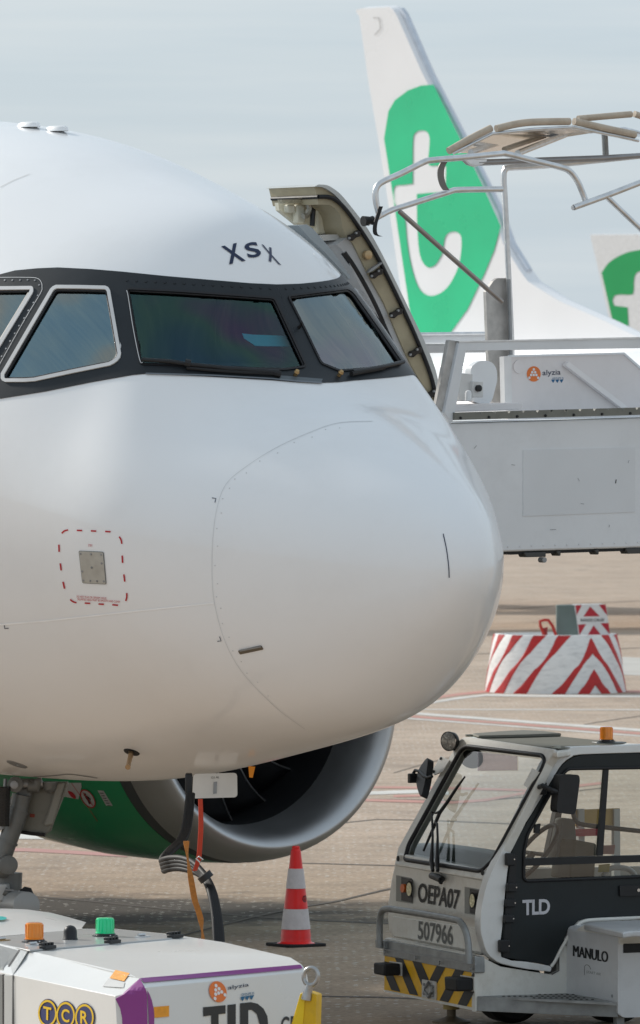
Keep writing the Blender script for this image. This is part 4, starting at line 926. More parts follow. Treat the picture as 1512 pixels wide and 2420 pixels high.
# ================================================================== boarding stairs at the far side door
A0 = 3.45
sp = lambda a: pa(a)
near, midp, farp = sp(A0), sp(A0+.9), sp(A0+1.8)
M_stw = mat('stairs_grey_white_paint', (.78, .80, .82), .45, 0, .03, 2, dirt=.15, dscale=3, dcol=(.3, .3, .29))
M_pink = mat('stairs_parapet_white', (.76, .72, .71), .45, 0, .03, 2, dirt=.2, dscale=4, dcol=(.4, .36, .33))
M_beigehose = mat('canopy_hose_beige', (.56, .47, .37), .6, 0, .08, 10, dirt=.5, dscale=12, dcol=(.28, .20, .13))
def z4(x, y): return (1032.8+x*.317, 668.3+y*.317)
def zA(x, y): return (1032.8+x*.317, 230.9+y*.317)
bs = near(1700, 1300); bs.z = 0
stairs = empty('boarding_stairs', bs, 'grey mobile boarding stairs with tubular canopy frame docked behind the nose', 'boarding stairs')
deck = obj('platform_body', MB().prism([near(*p) for p in [(1030, 1001), (1066, 1000), (1512, 986.5), (1830, 977), (1830, 1284), (1512, 1294), (1187, 1304), (1030, 1309)]], aft*2.2), M_stw, stairs, bevel=.012)
obj('repaired_panel', flat(near.shift(.004), [(1236, 1063), (1501, 1057), (1500, 1210), (1236, 1220)], thick=.004), mat('stairs_patch_grey', (.73, .75, .77), .5, 0, .03, 2), deck, smooth=0)
obj('panel_scratch', flat(near.shift(.006), ribpoly([(1456, 1133), (1454.5, 1142)], 2)), M_dark, deck, smooth=0)
for (x_, y_, dx_, dy_) in ((1208, 1098, 9, 1.5), (1365, 1130, 4, 7), (1486, 1088, -2, 6), (1372, 1190, 8, 1), (1300, 1252, 14, -1), (1120, 1060, 6, -7), (1440, 1240, -1, 6)):
    obj('panel_scratch', flat(near.shift(.006), ribpoly([(x_, y_), (x_+dx_, y_+dy_)], 1.3)), mat('scratch_grey', (.34, .35, .36), .6), deck, smooth=0)
for k_ in range(12):
    x_ = 1200+k_*28; obj('panel_rivet', MB().lathe([(0, .006), (.003, .005)], near.shift(.002)(x_, 1292-(x_-1200)*.034), HD, 8, cap1=True), M_stw, deck)
obj('top_seam', flat(near.shift(.004), ribpoly([(1066, 1000.5), (1512, 987), (1800, 978)], 1.6)), M_line, deck, smooth=0)
obj('under_rail', MB().prism([near.shift(-.02)(*p) for p in [(1190, 1304), (1512, 1293), (1830, 1283), (1830, 1297), (1512, 1301), (1205, 1311)]], aft*2.0), M_dark, stairs)
for (x, y, w_, h_) in [(1264, 1312, 26, 6), (1320, 1309, 5, 6), (1410, 1306, 5, 6), (1500, 1303, 22, 7)]:
    obj('under_bracket', MB().prism([near.shift(.0)(x-w_, y-h_), near(x+w_, y-h_-1), near(x+w_, y+h_-2), near(x-w_+6, y+h_-1)], aft*.08), mat('bracket_dark', (.06, .06, .058), .5), stairs, bevel=.004)
obj('roller', MB().lathe([(0, .018), (.05, .018)], near(1276, 1323), HD, 16, cap0=True, cap1=True), M_steel, stairs)
0 and obj('stabiliser_leg', MB().prism([near.shift(-.4)(*p) for p in [(1502, 1300), (1540, 1300), (1560, 1700), (1530, 1700)]], aft*.1), mat('leg_olive', (.34, .35, .27), .5), stairs)
# toothed rubber edge
tp_ = [(1074, 975)]
for k in range(14):
    x = 1132+k*33.6
    if x > 1560: break
    yb = 975-(x-1074)*.0274
    tp_ += [(x, yb), (x+1, yb+4), (x+4, yb+5), (x+6, yb+1), (x+7, yb-.3)]
tp_ += [(1600, 960.6), (1600, 978), (1512, 980.5), (1074, 993)]
teeth = obj('toothed_edge', flat(near.shift(.03), tp_, thick=.03), mat('toothed_rubber', (.20, .20, .175), .6, 0, .15, 20, dirt=.4, dscale=20, dcol=(.1, .1, .09)), stairs, smooth=0)
for k in range(8):
    x = 1088+k*66.8; y = 988-(x-1088)*.0275; obj('bolt', MB().lathe([(0, .010), (.008, .008)], near.shift(.031)(x, y), HD, 10, cap1=True), M_dark, teeth)
# near guard frame
obj('guard_frame', flat(near.shift(.01), [(1085, 808), (1512, 799), (1700, 795), (1700, 817), (1512, 823), (1101, 829), (1073, 990), (1066, 1000), (1050, 975)], thick=.06), M_stw, stairs, smooth=0, bevel=.004)
obj('guard_cap', flat(near.shift(.014), [(1084, 806), (1512, 796.5), (1700, 792), (1700, 796), (1512, 800.5), (1085, 809.5)], thick=.075), M_alu, stairs, smooth=0)
obj('guard_post', MB().prism([near.shift(-.02)(*p) for p in [(1061, 803), (1083.5, 806), (1048.6, 977), (1030, 960)]], aft*.04), M_galvl, stairs, bevel=.006)
# far rail towards the door
obj('door_rail', MB().prism([farp(*p) for p in [(985, 790), (1156, 788), (1156, 811), (985, 812)]], aft*.05), M_stw, stairs, bevel=.01)
obj('door_rail', MB().prism([farp.shift(-.02)(*p) for p in [(985, 813.5), (1156, 812.5), (1156, 833), (985, 835)]], aft*.05), mat('rail_grey', (.40, .40, .40), .5), stairs, bevel=.01)
obj('door_rail_cap', MB().tube([farp.shift(.02)(985, 790), farp.shift(.02)(1156, 788)], .012, 8), M_alu, stairs)
# post, plate and tubes
obj('mast_plate', flat(midp, [(1148, 690), (1157, 677), (1166, 664), (1175, 657.5), (1197, 657.5), (1204, 840), (1205, 960), (1165, 960), (1156, 900), (1152, 800)], thick=.03), M_galvl, stairs, smooth=0)
def st_tube(nm, pts, r, pl, m=M_alu, n=4, **k): return obj(nm, MB().tube([pl(*p) for p in (sm2(pts, n) if n > 1 else pts)], r, 12), m, stairs, smooth=50, **k)
st_tube('canopy_post', [(1211, 960), (1208, 800), (1199, 600), (1193, 470), (1190, 420), (1193, 402), (1203, 397), (1296, 391), (1508, 369), (1660, 352)], .0195, midp.shift(.03), n=5)
st_tube('mast_hinge', [(1202, 660), (1205, 760), (1207, 838)], .012, midp.shift(.05), M_steel, n=1)
st_tube('canopy_hoop', [(897, 510), (890, 485), (887, 462), (889, 445), (902, 431), (950, 409), (1000, 384), (1020, 379), (1100, 372), (1180, 364), (1196, 364), (1260, 380), (1325, 396), (1347, 406), (1364, 428), (1376, 455), (1383, 474)], .0205, near.shift(.0), n=4)
st_tube('canopy_rail', [(868, 528), (918, 500), (960, 486), (1060, 454), (1085, 449), (1186, 447.5)], .0195, near.shift(-.05), n=3)
st_tube('canopy_brace', [(944, 500), (1186, 714)], .0165, near.shift(-.02), mat('dull_tube', (.36, .33, .31), .4, .8, .1, 12), n=1)
obj('flat_stay', MB().ribbon([near.shift(-.02)(*p) for p in sm2([(1052, 378), (1043, 395), (1041, 415), (1046, 436), (1054, 450)], 3)], [PORT]*13, .05, .006), mat('stay_brown', (.20, .19, .18), .5, .6), stairs)
obj('rubber_buffer', MB().lathe([(0, .02), (.0, .034), (.03, .03), (.055, .026), (.075, .03), (.08, .02)], near.shift(-.05)(858, 523), near.shift(-.05)(882, 521)-near.shift(-.05)(858, 523), 16, cap0=True, cap1=True), M_dark, stairs, smooth=40)
obj('hanging_strap', MB().ribbon([near.shift(.02)(*p) for p in sm2([(900, 488), (893, 508), (886, 533), (887, 553), (899, 559)], 3)], PORT, .028, .008), M_dark, stairs)
st_tube('canopy_rail', [(1355, 491), (1435, 462), (1512, 432), (1680, 370)], .020, near.shift(.05), n=1)
obj('tube_plug', MB().lathe([(0, .017), (.004, .015), (.0045, .004)], near.shift(.05)(1353.5, 491.5), near.shift(.05)(1353.5, 491.5)-near.shift(.05)(1435, 462), 14, cap1=True), M_ring, stairs)
st_tube('canopy_brace', [(1432, 464), (1512, 540), (1620, 645)], .018, near.shift(.05), n=1)
# canopy roof frame and rolled cover
def hose(pts, hollow=True, pl=midp.shift(.35), rr=.0245):
    c = [pl(*p) for p in sm2([zA(*p) for p in pts], 4)]
    h_ = obj('canopy_roll', MB().tube(c, rr, 16, cap=True), M_beigehose, stairs, smooth=50)
    if hollow:
        d = (c[-1]-c[-2]).normalized(); obj('roll_bore', MB().lathe([(.001, rr*.72), (.0015, .001)], c[-1], d, 14), M_seal, h_, smooth=0)
hose([(85, 398), (240, 310), (400, 228)]); hose([(440, 232), (600, 195), (740, 182), (985, 178)]); hose([(1020, 178), (1100, 195), (1300, 240), (1475, 277)])
hose([(1050, 158), (1250, 140), (1445, 124)], True, midp.shift(-.1), .022); hose([(1470, 122), (1600, 165), (1800, 230)], False, midp.shift(-.1), .022)
fr1 = [zA(*p) for p in [(120, 415), (410, 270), (720, 237), (1010, 221), (1350, 289), (1500, 322)]]
fr2 = [zA(*p) for p in [(590, 412), (940, 282), (1130, 252), (1400, 235), (1650, 300)]]
pA, pB = midp.shift(.35), midp.shift(-.55)
obj('roof_frame', MB().tube([pA(*p) for p in fr1], .011, 8), M_alu, stairs); obj('roof_frame', MB().tube([pB(*p) for p in fr2], .014, 8), M_alu, stairs)
M_poly = glass_mat('polycarbonate_sheet', (.62, .60, .58), 1.5, .12)
mbx = MB(); a_ = [pA(*p) for p in fr1[:5]]; b_ = [pB(*p) for p in fr2]; mbx.add(a_+b_, [(i, i+1, 5+i+1, 5+i) for i in range(4)]); obj('roof_sheet', mbx, M_poly, stairs, smooth=0)
def bar(p1, p2, pl1, pl2, r, m=M_alu): obj('roof_bar', MB().tube([pl1(*zA(*p1)), pl2(*zA(*p2))], r, 10), m, stairs)
bar((250, 405), (725, 247), pA, pB, .020); bar((500, 385), (880, 258), pA.shift(-.2), pB, .018, M_beigehose); bar((600, 415), (955, 275), pA.shift(-.4), pB, .022); bar((1010, 222), (1130, 252), pA, pB, .014)
bar((1247, 262), (1257, 448), pB, pB, .022, M_galv)
obj('roof_rail', MB().tube([pA.shift(-.2)(*zA(300, 485)), pA.shift(-.2)(*zA(1245, 452)), pA.shift(-.2)(*zA(1512, 432)), pA.shift(-.2)(*zA(1900, 400))], [.021, .021, .017, .017], 12), mat('roof_rail_dull', (.33, .32, .32), .4, .8, .1, 10), stairs, smooth=50)
obj('rail_bracket', MB().prism([pA.shift(-.18)(*zA(*p)) for p in [(195, 455), (295, 458), (375, 455), (370, 490), (290, 515), (245, 500)]], aft*.05), M_alu, stairs, bevel=.006)
# parapet with the handler's logo
pp = sp(A0+.75)
par = obj('parapet_panel', flat(pp, [(1206, 842), (1300, 840), (1475, 836), (1512, 868), (1700, 1000), (1200, 1000)], thick=.03), M_pink, stairs, smooth=0)
obj('parapet_edge', flat(pp.shift(.01), [(1190.5, 843), (1208, 841.5), (1210, 953), (1193, 953)], thick=.05), mat('edge_white', (.75, .74, .73), .4), par, smooth=0)
obj('parapet_cap', flat(pp.shift(.012), [(1206, 839.5), (1475, 833), (1512, 865), (1530, 880), (1527, 884), (1474, 837.5), (1206, 844)], thick=.03), M_stw, par, smooth=0)
obj('diagonal_bar', flat(pp.shift(.045), [(1337, 864), (1344, 854.5), (1484, 962), (1471, 966)], thick=.04), mat('bar_white', (.84, .81, .80), .45), par, smooth=0)
obj('round_cap', MB().lathe([(0, .045), (.008, .044), (.01, .005)], pp.shift(.001)(1225, 867), HD, 28, cap1=True), M_pink, par)
obj('lower_sill', MB().prism([sp(A0+.3)(*p) for p in [(1071, 957), (1235, 951.5), (1236, 969), (1073, 974)]], aft*.4), M_pink, stairs, bevel=.008)
def alyzia(parent, pl, cx, cy, rx, ry, rot, quad_txt, quad_grp, tri, name='logo'):
    dots = [(0, -.62), (-.22, -.24), (.22, -.24), (-.40, .14), (0, .14), (.40, .14), (-.66, .52), (.66, .52)]
    c, s_ = math.cos(rot), math.sin(rot)
    el = [ell(cx+(dx*rx*c-dy*ry*s_)*.95, cy+(dx*rx*s_+dy*ry*c)*.95, rx*.175, ry*.175, 10, rot) for dx, dy in dots]
    lg = obj('company_logo', flat(pl.shift(.002), ell(cx, cy, rx, ry, 32, rot)), M_logo_or, parent, smooth=0)
    mbx = MB()
    for e in el: q = flat(pl.shift(.004), e); mbx.add(q.v, q.f)
    obj('logo_dots', mbx, M_logo_w, lg, smooth=0, kind='stuff')
    obj('company_lettering', text_on(pl.shift(.002), 'alyzia', quad_txt, .004), M_navy, parent, smooth=0)
    obj('group_lettering', text_on(pl.shift(.002), 'GROUPE 3S', quad_grp, .006), M_logo_bl, parent, smooth=0)
    for t in tri: obj('logo_wedge', flat(pl.shift(.002), t), M_logo_bl, parent, smooth=0)
alyzia(par, pp, *z4(720, 680), 16.5, 18.2, 0, [z4(785, 703), z4(920, 697), z4(920, 645), z4(785, 652)], [z4(858, 717), z4(943, 715), z4(943, 704), z4(858, 707)],
       [[z4(850+k*31, 722), z4(880+k*31, 720), z4(866+k*31, 746), z4(860+k*31, 742)] for k in range(3)])
# winch housing at the platform corner
wp_ = sp(A0+.5)
obj('winch_cover', flat(wp_, sm2([z4(*p) for p in [(250, 660), (275, 610), (330, 582), (400, 590), (440, 640), (447, 720), (430, 800), (410, 870), (380, 900), (300, 895), (250, 850)]], 4, True), thick=.06), M_stw, stairs, smooth=30)
cb1 = obj('control_box', MB().prism([wp_.shift(.12)(*z4(*p)) for p in [(160, 672), (268, 680), (262, 885), (165, 885)]], aft*.12), mat('box_white', (.68, .68, .67), .4), stairs, bevel=.006)
cb2 = obj('control_box', MB().prism([wp_.shift(.15)(*z4(*p)) for p in [(265, 735), (345, 735), (345, 855), (265, 855)]], aft*.12), mat('box_white', (.68, .68, .67), .4), stairs, bevel=.006)
obj('push_button', MB().lathe([(0, .022), (.02, .022), (.022, .012)], wp_.shift(.152)(*z4(302, 787)), HD, 18, cap1=True), M_plast, cb2)
obj('lamp_dome', MB().lathe([(0, .022), (.05, .022), (.065, .015), (.07, .003)], wp_.shift(.2)(*z4(232, 880)), (0, 0, 1), 16), mat('lamp_white', (.8, .8, .8), .3), stairs)
# staircase and chassis to the right, out of frame
obj('stair_flight', MB().prism([near(1900, 977), near(1900, 1284), near(3200, 2350), near(3320, 2250)], aft*1.9), M_stw, stairs)
obj('chassis', MB().prism([near(2300, 1800), near(3300, 1800), near(3300, 2100), near(2300, 2100)], aft*1.9), M_galv, stairs)
obj('lift_leg', MB().prism([near(2360, 1290), near(2400, 1290), near(2400, 1830), near(2360, 1830)], aft*1.9), M_galv, stairs)
for x in (2420, 3000): obj('wheel', MB().lathe([(-.15, .2), (-.15, .42), (.15, .42), (.15, .2)], Vector((near(x, 0).x, near(x, 0).y, .42)), HD, 28, cap0=True, cap1=True), M_dark, stairs)

# ================================================================== chock bin
def zb(x, y): return (1032.8+x*.317, 1336.5+y*.317)
cbd = G(1315, 1640); dB = cbd.y
binr = empty('chock_bin', cbd, 'round red and white striped chock bin with a sign box on top', 'chock bin')
M_bw = mat('bin_white_paint', (.80, .79, .77), .55, 0, .04, 4, dirt=.4, dscale=5.5, dcol=(.18, .18, .18), stretch=(1, 1, 4))
M_br = mat('bin_red_paint', (.52, .022, .022), .5, 0, .06, 4, dirt=.6, dscale=6, dcol=(.2, .03, .03), stretch=(1, 1, 4))
r1, r0, hB = 168/F*dB, 147/F*dB, 138/F*dB
ctrB = Vector(((1317-CX)/F*dB, dB+r1*.9, 0))
obj('bin_body', MB().lathe([(0, r1), (hB*.5, (r1+r0)/2+.01), (hB-.02, r0+.004), (hB, r0-.01), (hB+.002, r0-.09), (hB-.2, r0-.12), (hB-.2, .01)], ctrB, (0, 0, 1), 80), M_bw, binr, smooth=40)
def bin_pt(ang, t, off=.006):
    r = r1+(r0-r1)*t+off+.01*math.sin(t*math.pi); return ctrB+Vector((math.sin(ang)*r, -math.cos(ang)*r, hB*t))
def bin_stripe(poly):
    vs, fs = tess(poly, (), .09); return MB().add([bin_pt(x, y) for x, y in vs], fs)
# stripes in (angle, height) space; apex column at ang .62
for k in range(7):
    s0 = .62-.22-(k)*.40
    if k == 0: continue
    a1 = s0+.08; pol = [(a1+.14, 1.0), (a1-.07, 1.0), (a1-.75, 0), (a1-.53, 0)]
    obj('red_stripe', bin_stripe(pol), M_br, binr, smooth=0)
ap = .57
for (t0, wd) in ((.96, .27), (.42, .27)):
    lft = [(ap, t0), (ap, t0-wd), (ap-.68*(t0-wd), 0), (ap-.68*t0, 0)]; rgt = [(ap, t0), (ap+.68*t0, 0), (ap+.68*(t0-wd), 0), (ap, t0-wd)]
    obj('red_stripe', bin_stripe(lft), M_br, binr, smooth=0); obj('red_stripe', bin_stripe(rgt), M_br, binr, smooth=0)
for k in range(4):
    a1 = ap+.22+k*.4; obj('red_stripe', bin_stripe([(a1, 1.0), (a1+.2, 1.0), (a1+.88, 0), (a1+.68, 0)]), M_br, binr, smooth=0)
# sign box
bp = Plane((0, ctrB.y-.15, 0), (0, -1, 0)); bx0 = [zb(*p) for p in [(885, 300), (900, 292), (1255, 288), (1270, 300), (1290, 530), (890, 532)]]
sg = obj('sign_box', MB().prism([bp(*p) for p in [zb(890, 296), zb(1030, 294), zb(1055, 532), zb(890, 534)]], Vector((0, .35, 0))), mat('sign_side_green_grey', (.13, .17, .16), .6, 0, .08, 5), binr, bevel=.01)
fp_ = Plane(bp(*zb(1030, 300)), (.15, -1, 0))
face = obj('sign_face', flat(fp_, rrect([zb(1022, 292), zb(1258, 287), zb(1290, 528), zb(1052, 530)], 5), thick=.30), mat('sign_white', (.68, .67, .66), .5), sg, smooth=30)
for tri in ([(1090, 380), (1140, 305), (1212, 378)], [(1030, 295), (1078, 295), (1040, 370)], [(1205, 292), (1255, 290), (1268, 372)], [(1050, 440), (1110, 436), (1060, 520)], [(1118, 525), (1166, 445), (1225, 522)], [(1218, 430), (1278, 428), (1288, 515)]):
    obj('red_chevron', flat(fp_.shift(.004), [zb(*p) for p in tri]), mat('sign_red', (.42, .02, .035), .5), face, smooth=0)
obj('sign_lettering', text_on(fp_.shift(.005), 'RANGE-CALES', [zb(1070, 420), zb(1244, 416), zb(1244, 393), zb(1070, 396)], .012), M_black, face, smooth=0)
ck_ = Plane((0, ctrB.y-.3, 0), (0, -1, 0))
chock = obj('wheel_chock', MB().tube([ck_(*zb(*p)) for p in [(800, 560), (790, 500), (770, 450), (765, 415), (800, 405), (830, 408), (860, 450), (885, 520), (895, 570)]], .022, 10), mat('chock_red', (.45, .03, .02), .5), smooth=50, label='red looped chock handle sticking out of the striped bin', cat='chock')
obj('chock_body', MB().prism([ck_(*zb(*p)) for p in [(785, 470), (823, 458), (820, 560), (788, 562)]], Vector((0, .15, 0))), mat('chock_dark_red', (.25, .02, .02), .6), chock)

# ================================================================== traffic cone
cz = G(699, 2235); sC = F/cz.y
cone = empty('traffic_cone', cz, 'red and white striped traffic cone on a black square base', 'traffic cone')
hb = .022
mb = MB(); q = math.radians(33); e1 = Vector((math.cos(q), math.sin(q), 0)); e2 = Vector((-math.sin(q), math.cos(q), 0)); hw = .175
mb.prism([cz+(e1*x+e2*y)*hw for x, y in rrect([(-1, -1), (1, -1), (1, 1), (-1, 1)], .25)], Vector((0, 0, hb)))
obj('cone_base', mb, mat('cone_base_rubber', (.012, .012, .013), .7, bump=.2, bscale=60), cone, bevel=.004)
def cr_(y): return (11+ (y-2006)*(37-11)/(2232-2006))/sC
zz = lambda y: max(hb, (2238-y)/sC)
M_cr = mat('cone_red', (.88, .016, .016), .35, 0, .05, 10, coat=.2); M_cw = mat('cone_white_sleeve', (.66, .62, .63), .4, 0, .06, 14, dirt=.2, dscale=20)
obj('cone_body', MB().lathe([(hb, .145), (hb+.006, .125), (hb+.012, .116), (zz(2200), cr_(2200)), (zz(2050), cr_(2050)), (zz(2012), cr_(2012)), (zz(2010), .030), (zz(2004), .030), (zz(2002), .022), (zz(2006), .018)], cz, (0, 0, 1), 48), M_cr, cone, smooth=40)
for (y0, y1) in ((2055, 2102), (2150, 2198)):
    obj('white_sleeve', MB().lathe([(zz(y1), cr_(y1)+.001), (zz(y1)+.001, cr_(y1)+.005), (zz(y0)-.001, cr_(y0)+.005), (zz(y0), cr_(y0)+.001)], cz, (0, 0, 1), 48), M_cw, cone, smooth=40)
for (y0, y1) in ((2104, 2148), (2200, 2216)):
    obj('red_band', MB().lathe([(zz(y1), cr_(y1)+.003), (zz(y0), cr_(y0)+.003)], cz, (0, 0, 1), 48), M_cr, cone, smooth=40)
mb = MB()
for (da, dz_, rr) in ((0, 0, .028),):
    c_a = .95; vs, fs = tess(ell(0, 0, 1, 1, 24), [ell(0, 0, .72, .72, 16)]); 
    def cpt(u, v, o=.006):
        y = 2126; r = cr_(y)+o; z = zz(y)+v*.026; an = c_a+u*.026/r; return cz+Vector((math.sin(an)*r, -math.cos(an)*r, z))
    em = MB().add([cpt(*v) for v in vs], fs); vs, fs = tess([(-.45, -.5), (0, .6), (.45, -.5), (.2, -.5), (0, .1), (-.2, -.5)]); em.add([cpt(*v) for v in vs], fs)
obj('cone_emblem', em, M_black, cone, smooth=0, kind='stuff')

# ================================================================== ground power cable and straps
dC = 46.2
def zk(x, y): return (364.5+x*.4018, 1701+y*.4018)
cab = empty('power_cable', P(520, 2600, dC), 'thick black ground power cables hanging from the belly hatch and looping forward', 'cable'); cab.location.z = 0
M_cab = mat('cable_black', (.009, .009, .010), .6, 0, .2, 12, bump=.05, bscale=60)
obj('cable_plug', MB().box(P(446, 1853, 48.0), (.022, 0, 0), (0, .05, 0), (0, 0, .068)), M_plast, cab, bevel=.01)
for k in range(4):
    o = (k-1.5); up = [(450+o*3, 1876), (445+o*3.5, 1925), (438+o*4, 1965), (425+o*4, 1990), (405+o*4, 2008), (388+o*2, 2024+k*2), (381+k*2, 2034+k*7.5)]
    dn = [(386+k*3, 2031+k*8), (405+k*2, 2027+k*8.4), (430, 2028+k*8.4), (455, 2037+k*7.5), (474, 2055+k*4.5), (489-o*2, 2078+k*2), (501-o*3.5, 2110), (511-o*4, 2160), (517-o*5, 2227), (519-o*5, 2320), (522-o*6, 2480), (540-o*6, 2560)]
    dep = 47.6; c = []
    for i, p in enumerate(up): c.append(P(p[0], p[1], 47.9-.1*i))
    for i, p in enumerate(dn): c.append(P(p[0], p[1], 46.9-.12*i))
    c[-1].z = max(c[-1].z, .03)
    obj('cable_strand', MB().tube(smooth_path(c, 5), .0178, 10), M_cab, cab, smooth=60)
obj('cable_clamp', MB().tube([P(481, 2066, 46.2), P(490, 2078, 46.2)], .045, 14), M_plast, cab)
M_ost = mat('orange_webbing', (.50, .20, .045), .8, 0, .15, 60, bump=.3, bscale=120); M_rst = mat('red_webbing', (.50, .05, .02), .75, 0, .1, 60)
pth = [P(*p, 46.3) for p in sm2([zk(188, 712), zk(192, 780), zk(203, 860), zk(220, 960), zk(238, 1060), zk(255, 1110), zk(272, 1170), zk(280, 1230), zk(286, 1285), zk(290, 1400), zk(295, 1560)], 4)]
sd_ = []
for i in range(len(pth)):
    a_ = .1+1.25*max(0, math.sin(i/len(pth)*11)); sd_.append(Vector((math.cos(a_), math.sin(a_), 0)))
strap1 = obj('lashing_strap', MB().ribbon(pth, sd_, .036, .004), M_ost, smooth=50, label='orange webbing strap dangling beside the black power cables', cat='strap')
pth = [P(*p, 46.0) for p in sm2([zk(271, 465), zk(274, 560), zk(274, 640), zk(268, 740), zk(262, 810), zk(250, 855), zk(238, 888)], 4)]
strap2 = obj('lashing_strap', MB().ribbon(pth, [Vector((math.cos(.3+.8*i/len(pth)), math.sin(.3+.8*i/len(pth)), 0)) for i in range(len(pth))], [.026+.02*i/len(pth) for i in range(len(pth))], .004), M_rst, smooth=50, label='red strap tied from the hatch down around the power cables', cat='strap')
bk = [P(*p, 45.95) for p in [zk(245, 815), zk(262, 803), zk(286, 822), zk(270, 840)]]
obj('strap_buckle', MB().tube(bk, .0055, 8, closed=True), M_chrome, strap2)
# ================================================================== ground power unit in the foreground
gb = P(340, 2324, 39.5); gb.z = 0
gpu = empty('ground_power_unit', gb, 'white ground power unit with purple stripe and two beacons in the foreground', 'power unit')
V_ = {'A': P(69, 2247, 40.9), 'A3': P(-64, 2216.8, 41.6), 'B': P(435, 2212, 42.0), 'C': P(530, 2226.6, 41.55), 'D': P(687, 2262.6, 40.5), 'E': P(713, 2279, 40.3), 'F': P(328, 2312, 39.52), 'T': P(308, 2301, 39.68),
      'E2': P(724, 2296, 40.27), 'F2': P(345, 2334, 39.44), 'L2': P(272, 2354, 39.5), 'L3': P(-64, 2284, 41.05), 'K1': P(0, 2212, 42.05), 'K2': P(193, 2194.5, 42.65), 'K3': P(270, 2194.5, 42.65), 'K4': P(389, 2206, 42.2), 'K0': P(-220, 2226, 41.55)}
def low(k, x, y, z=.25):
    """same plan position shifted to the picture column, lowered to z"""
    v = Vector(V_[k]); return Vector((v.x+x, v.y+y, z))
V_['L2b'] = low('L2', .05, -.05); V_['F2b'] = low('F2', .05, -.05); V_['E2b'] = low('E2', .16, -.02); V_['L3b'] = low('L3', 0, 0); V_['Cb'] = low('C', .1, .1); V_['Db'] = low('D', .12, .05); V_['K2b'] = low('K2', 0, 0); V_['Bb'] = low('K4', 0, 0)
V_['A3b'] = P(-220, 2160, 43.0)
names = list(V_); idx = {n: i for i, n in enumerate(names)}
fc = [['A', 'B', 'C', 'D', 'E', 'F', 'T'], ['A3', 'A', 'T', 'L2', 'L3'], ['T', 'F', 'L2'], ['F', 'F2', 'L2'], ['F', 'E', 'E2', 'F2'], ['L3', 'L2', 'L2b', 'L3b'], ['L2', 'F2', 'F2b', 'L2b'], ['F2', 'E2', 'E2b', 'F2b'],
      ['D', 'E', 'E2', 'E2b', 'Db'], ['C', 'D', 'Db', 'Cb'], ['B', 'C', 'Cb', 'Bb'], ['K4', 'B', 'Bb'], ['K3', 'K4', 'Bb', 'K2b'], ['K2', 'K3', 'K2b'], ['L3b', 'L2b', 'F2b', 'E2b', 'Db', 'Cb', 'Bb', 'K2b'], ['A3', 'L3', 'L3b']]
mb = MB(); mb.v = [V_[n] for n in names]; mb.f = [(idx[f[0]], idx[f[k]], idx[f[k+1]]) for f in fc for k in range(1, len(f)-1)]
gbody = obj('hood', mb, M_gpu, gpu, smooth=30, bevel=.009, bseg=3)
gbv = BVHTree.FromPolygons(mb.v, mb.f)
def ghit(x, y):
    h = gbv.ray_cast(EYE, ray(x, y).normalized()); n = h[1]
    if n is None: return None
    return h[0], (n if n.dot(EYE-h[0]) > 0 else -n)
def gdec(poly, off=.003, holes=(), res=10):
    vs, fs = tess(poly, holes, res); pts = []; ok = []
    for v in vs:
        h = ghit(*v); ok.append(h is not None); pts.append(h[0]+h[1]*off if h else Vector())
    return MB().add(pts, [f for f in fs if all(ok[i] for i in f)])
def gpart(name, poly, m, off=.003, holes=(), res=10, parent=None, **k): return obj(name, gdec(poly, off, holes, res), m, parent or gbody, smooth=0, **k)
def zl(x, y): return (x*.2571, 2126.3+y*.2571)
def zr(x, y): return (388.8+x*.2571, 2126.3+y*.2571)
obj('deck', MB().prism([G(*p, z=V_['B'].z+.006) for p in [(-58, 2218), (70, 2244.5), (389, 2218.5), (433, 2212.6), (388, 2206.5), (271, 2195), (195, 2195), (0, 2213)]], Vector((0, 0, -.01))), M_gpu_grey, gpu, bevel=.004)
rd = [P(-70, 2160.5, 42.95), P(0, 2160, 42.95), P(51, 2162, 42.95), P(108, 2170, 42.9), P(154, 2181.6, 42.8), P(193, 2193, 42.66)]
rf = [P(-70, 2218.5, 41.75), P(0, 2212.5, 42.0), P(51, 2208, 42.15), P(108, 2203, 42.3), P(154, 2199, 42.45), P(196, 2194.5, 42.62)]
rb = [v+Vector((0, .8, -.02)) for v in rd]; mb = MB(); mb.v = rf+rd+rb
mb.f = [(i, i+1, 7+i, 6+i) for i in range(5)]+[(6+i, 7+i, 13+i, 12+i) for i in range(5)]
rear = obj('rear_hood', mb, M_gpu, gpu, smooth=60)
tpl = Plane(rd[1]+Vector((0, 0, .004)), (rd[2]-rd[1]).cross(rf[1]-rd[1])); obj('teal_disc', flat(tpl.shift(.006 if tpl.n.z > 0 else -.006), ell(-2, 2169.5, 18, 4.6)), mat('teal_print', (.02, .42, .38), .5), rear, smooth=0)
# frame, seal and dark panel at the left end
gpart('side_panel', [(-55, 2223), (0, 2235), (47, 2247), (10, 2303), (8, 2303), (8, 2470), (-55, 2470)], mat('gpu_side_grey', (.20, .205, .20), .4, 0, .03, 3), .003, res=12)
gpart('panel_seal', [(45, 2246.5), (49.5, 2247), (12.5, 2304), (11.5, 2304), (11.5, 2470), (8, 2470), (8, 2303)], M_seal, .006, res=0)
gpart('corner_frame', [(50, 2247), (68, 2248), (32, 2305), (31, 2320), (31, 2470), (12, 2470), (12, 2304.5)], mat('gpu_frame_grey', (.50, .51, .50), .35), .005, res=0)
gpart('frame_gap', ribpoly([(68.5, 2248), (32.5, 2305), (31.5, 2470)], 1.3), M_line, .007, res=0)
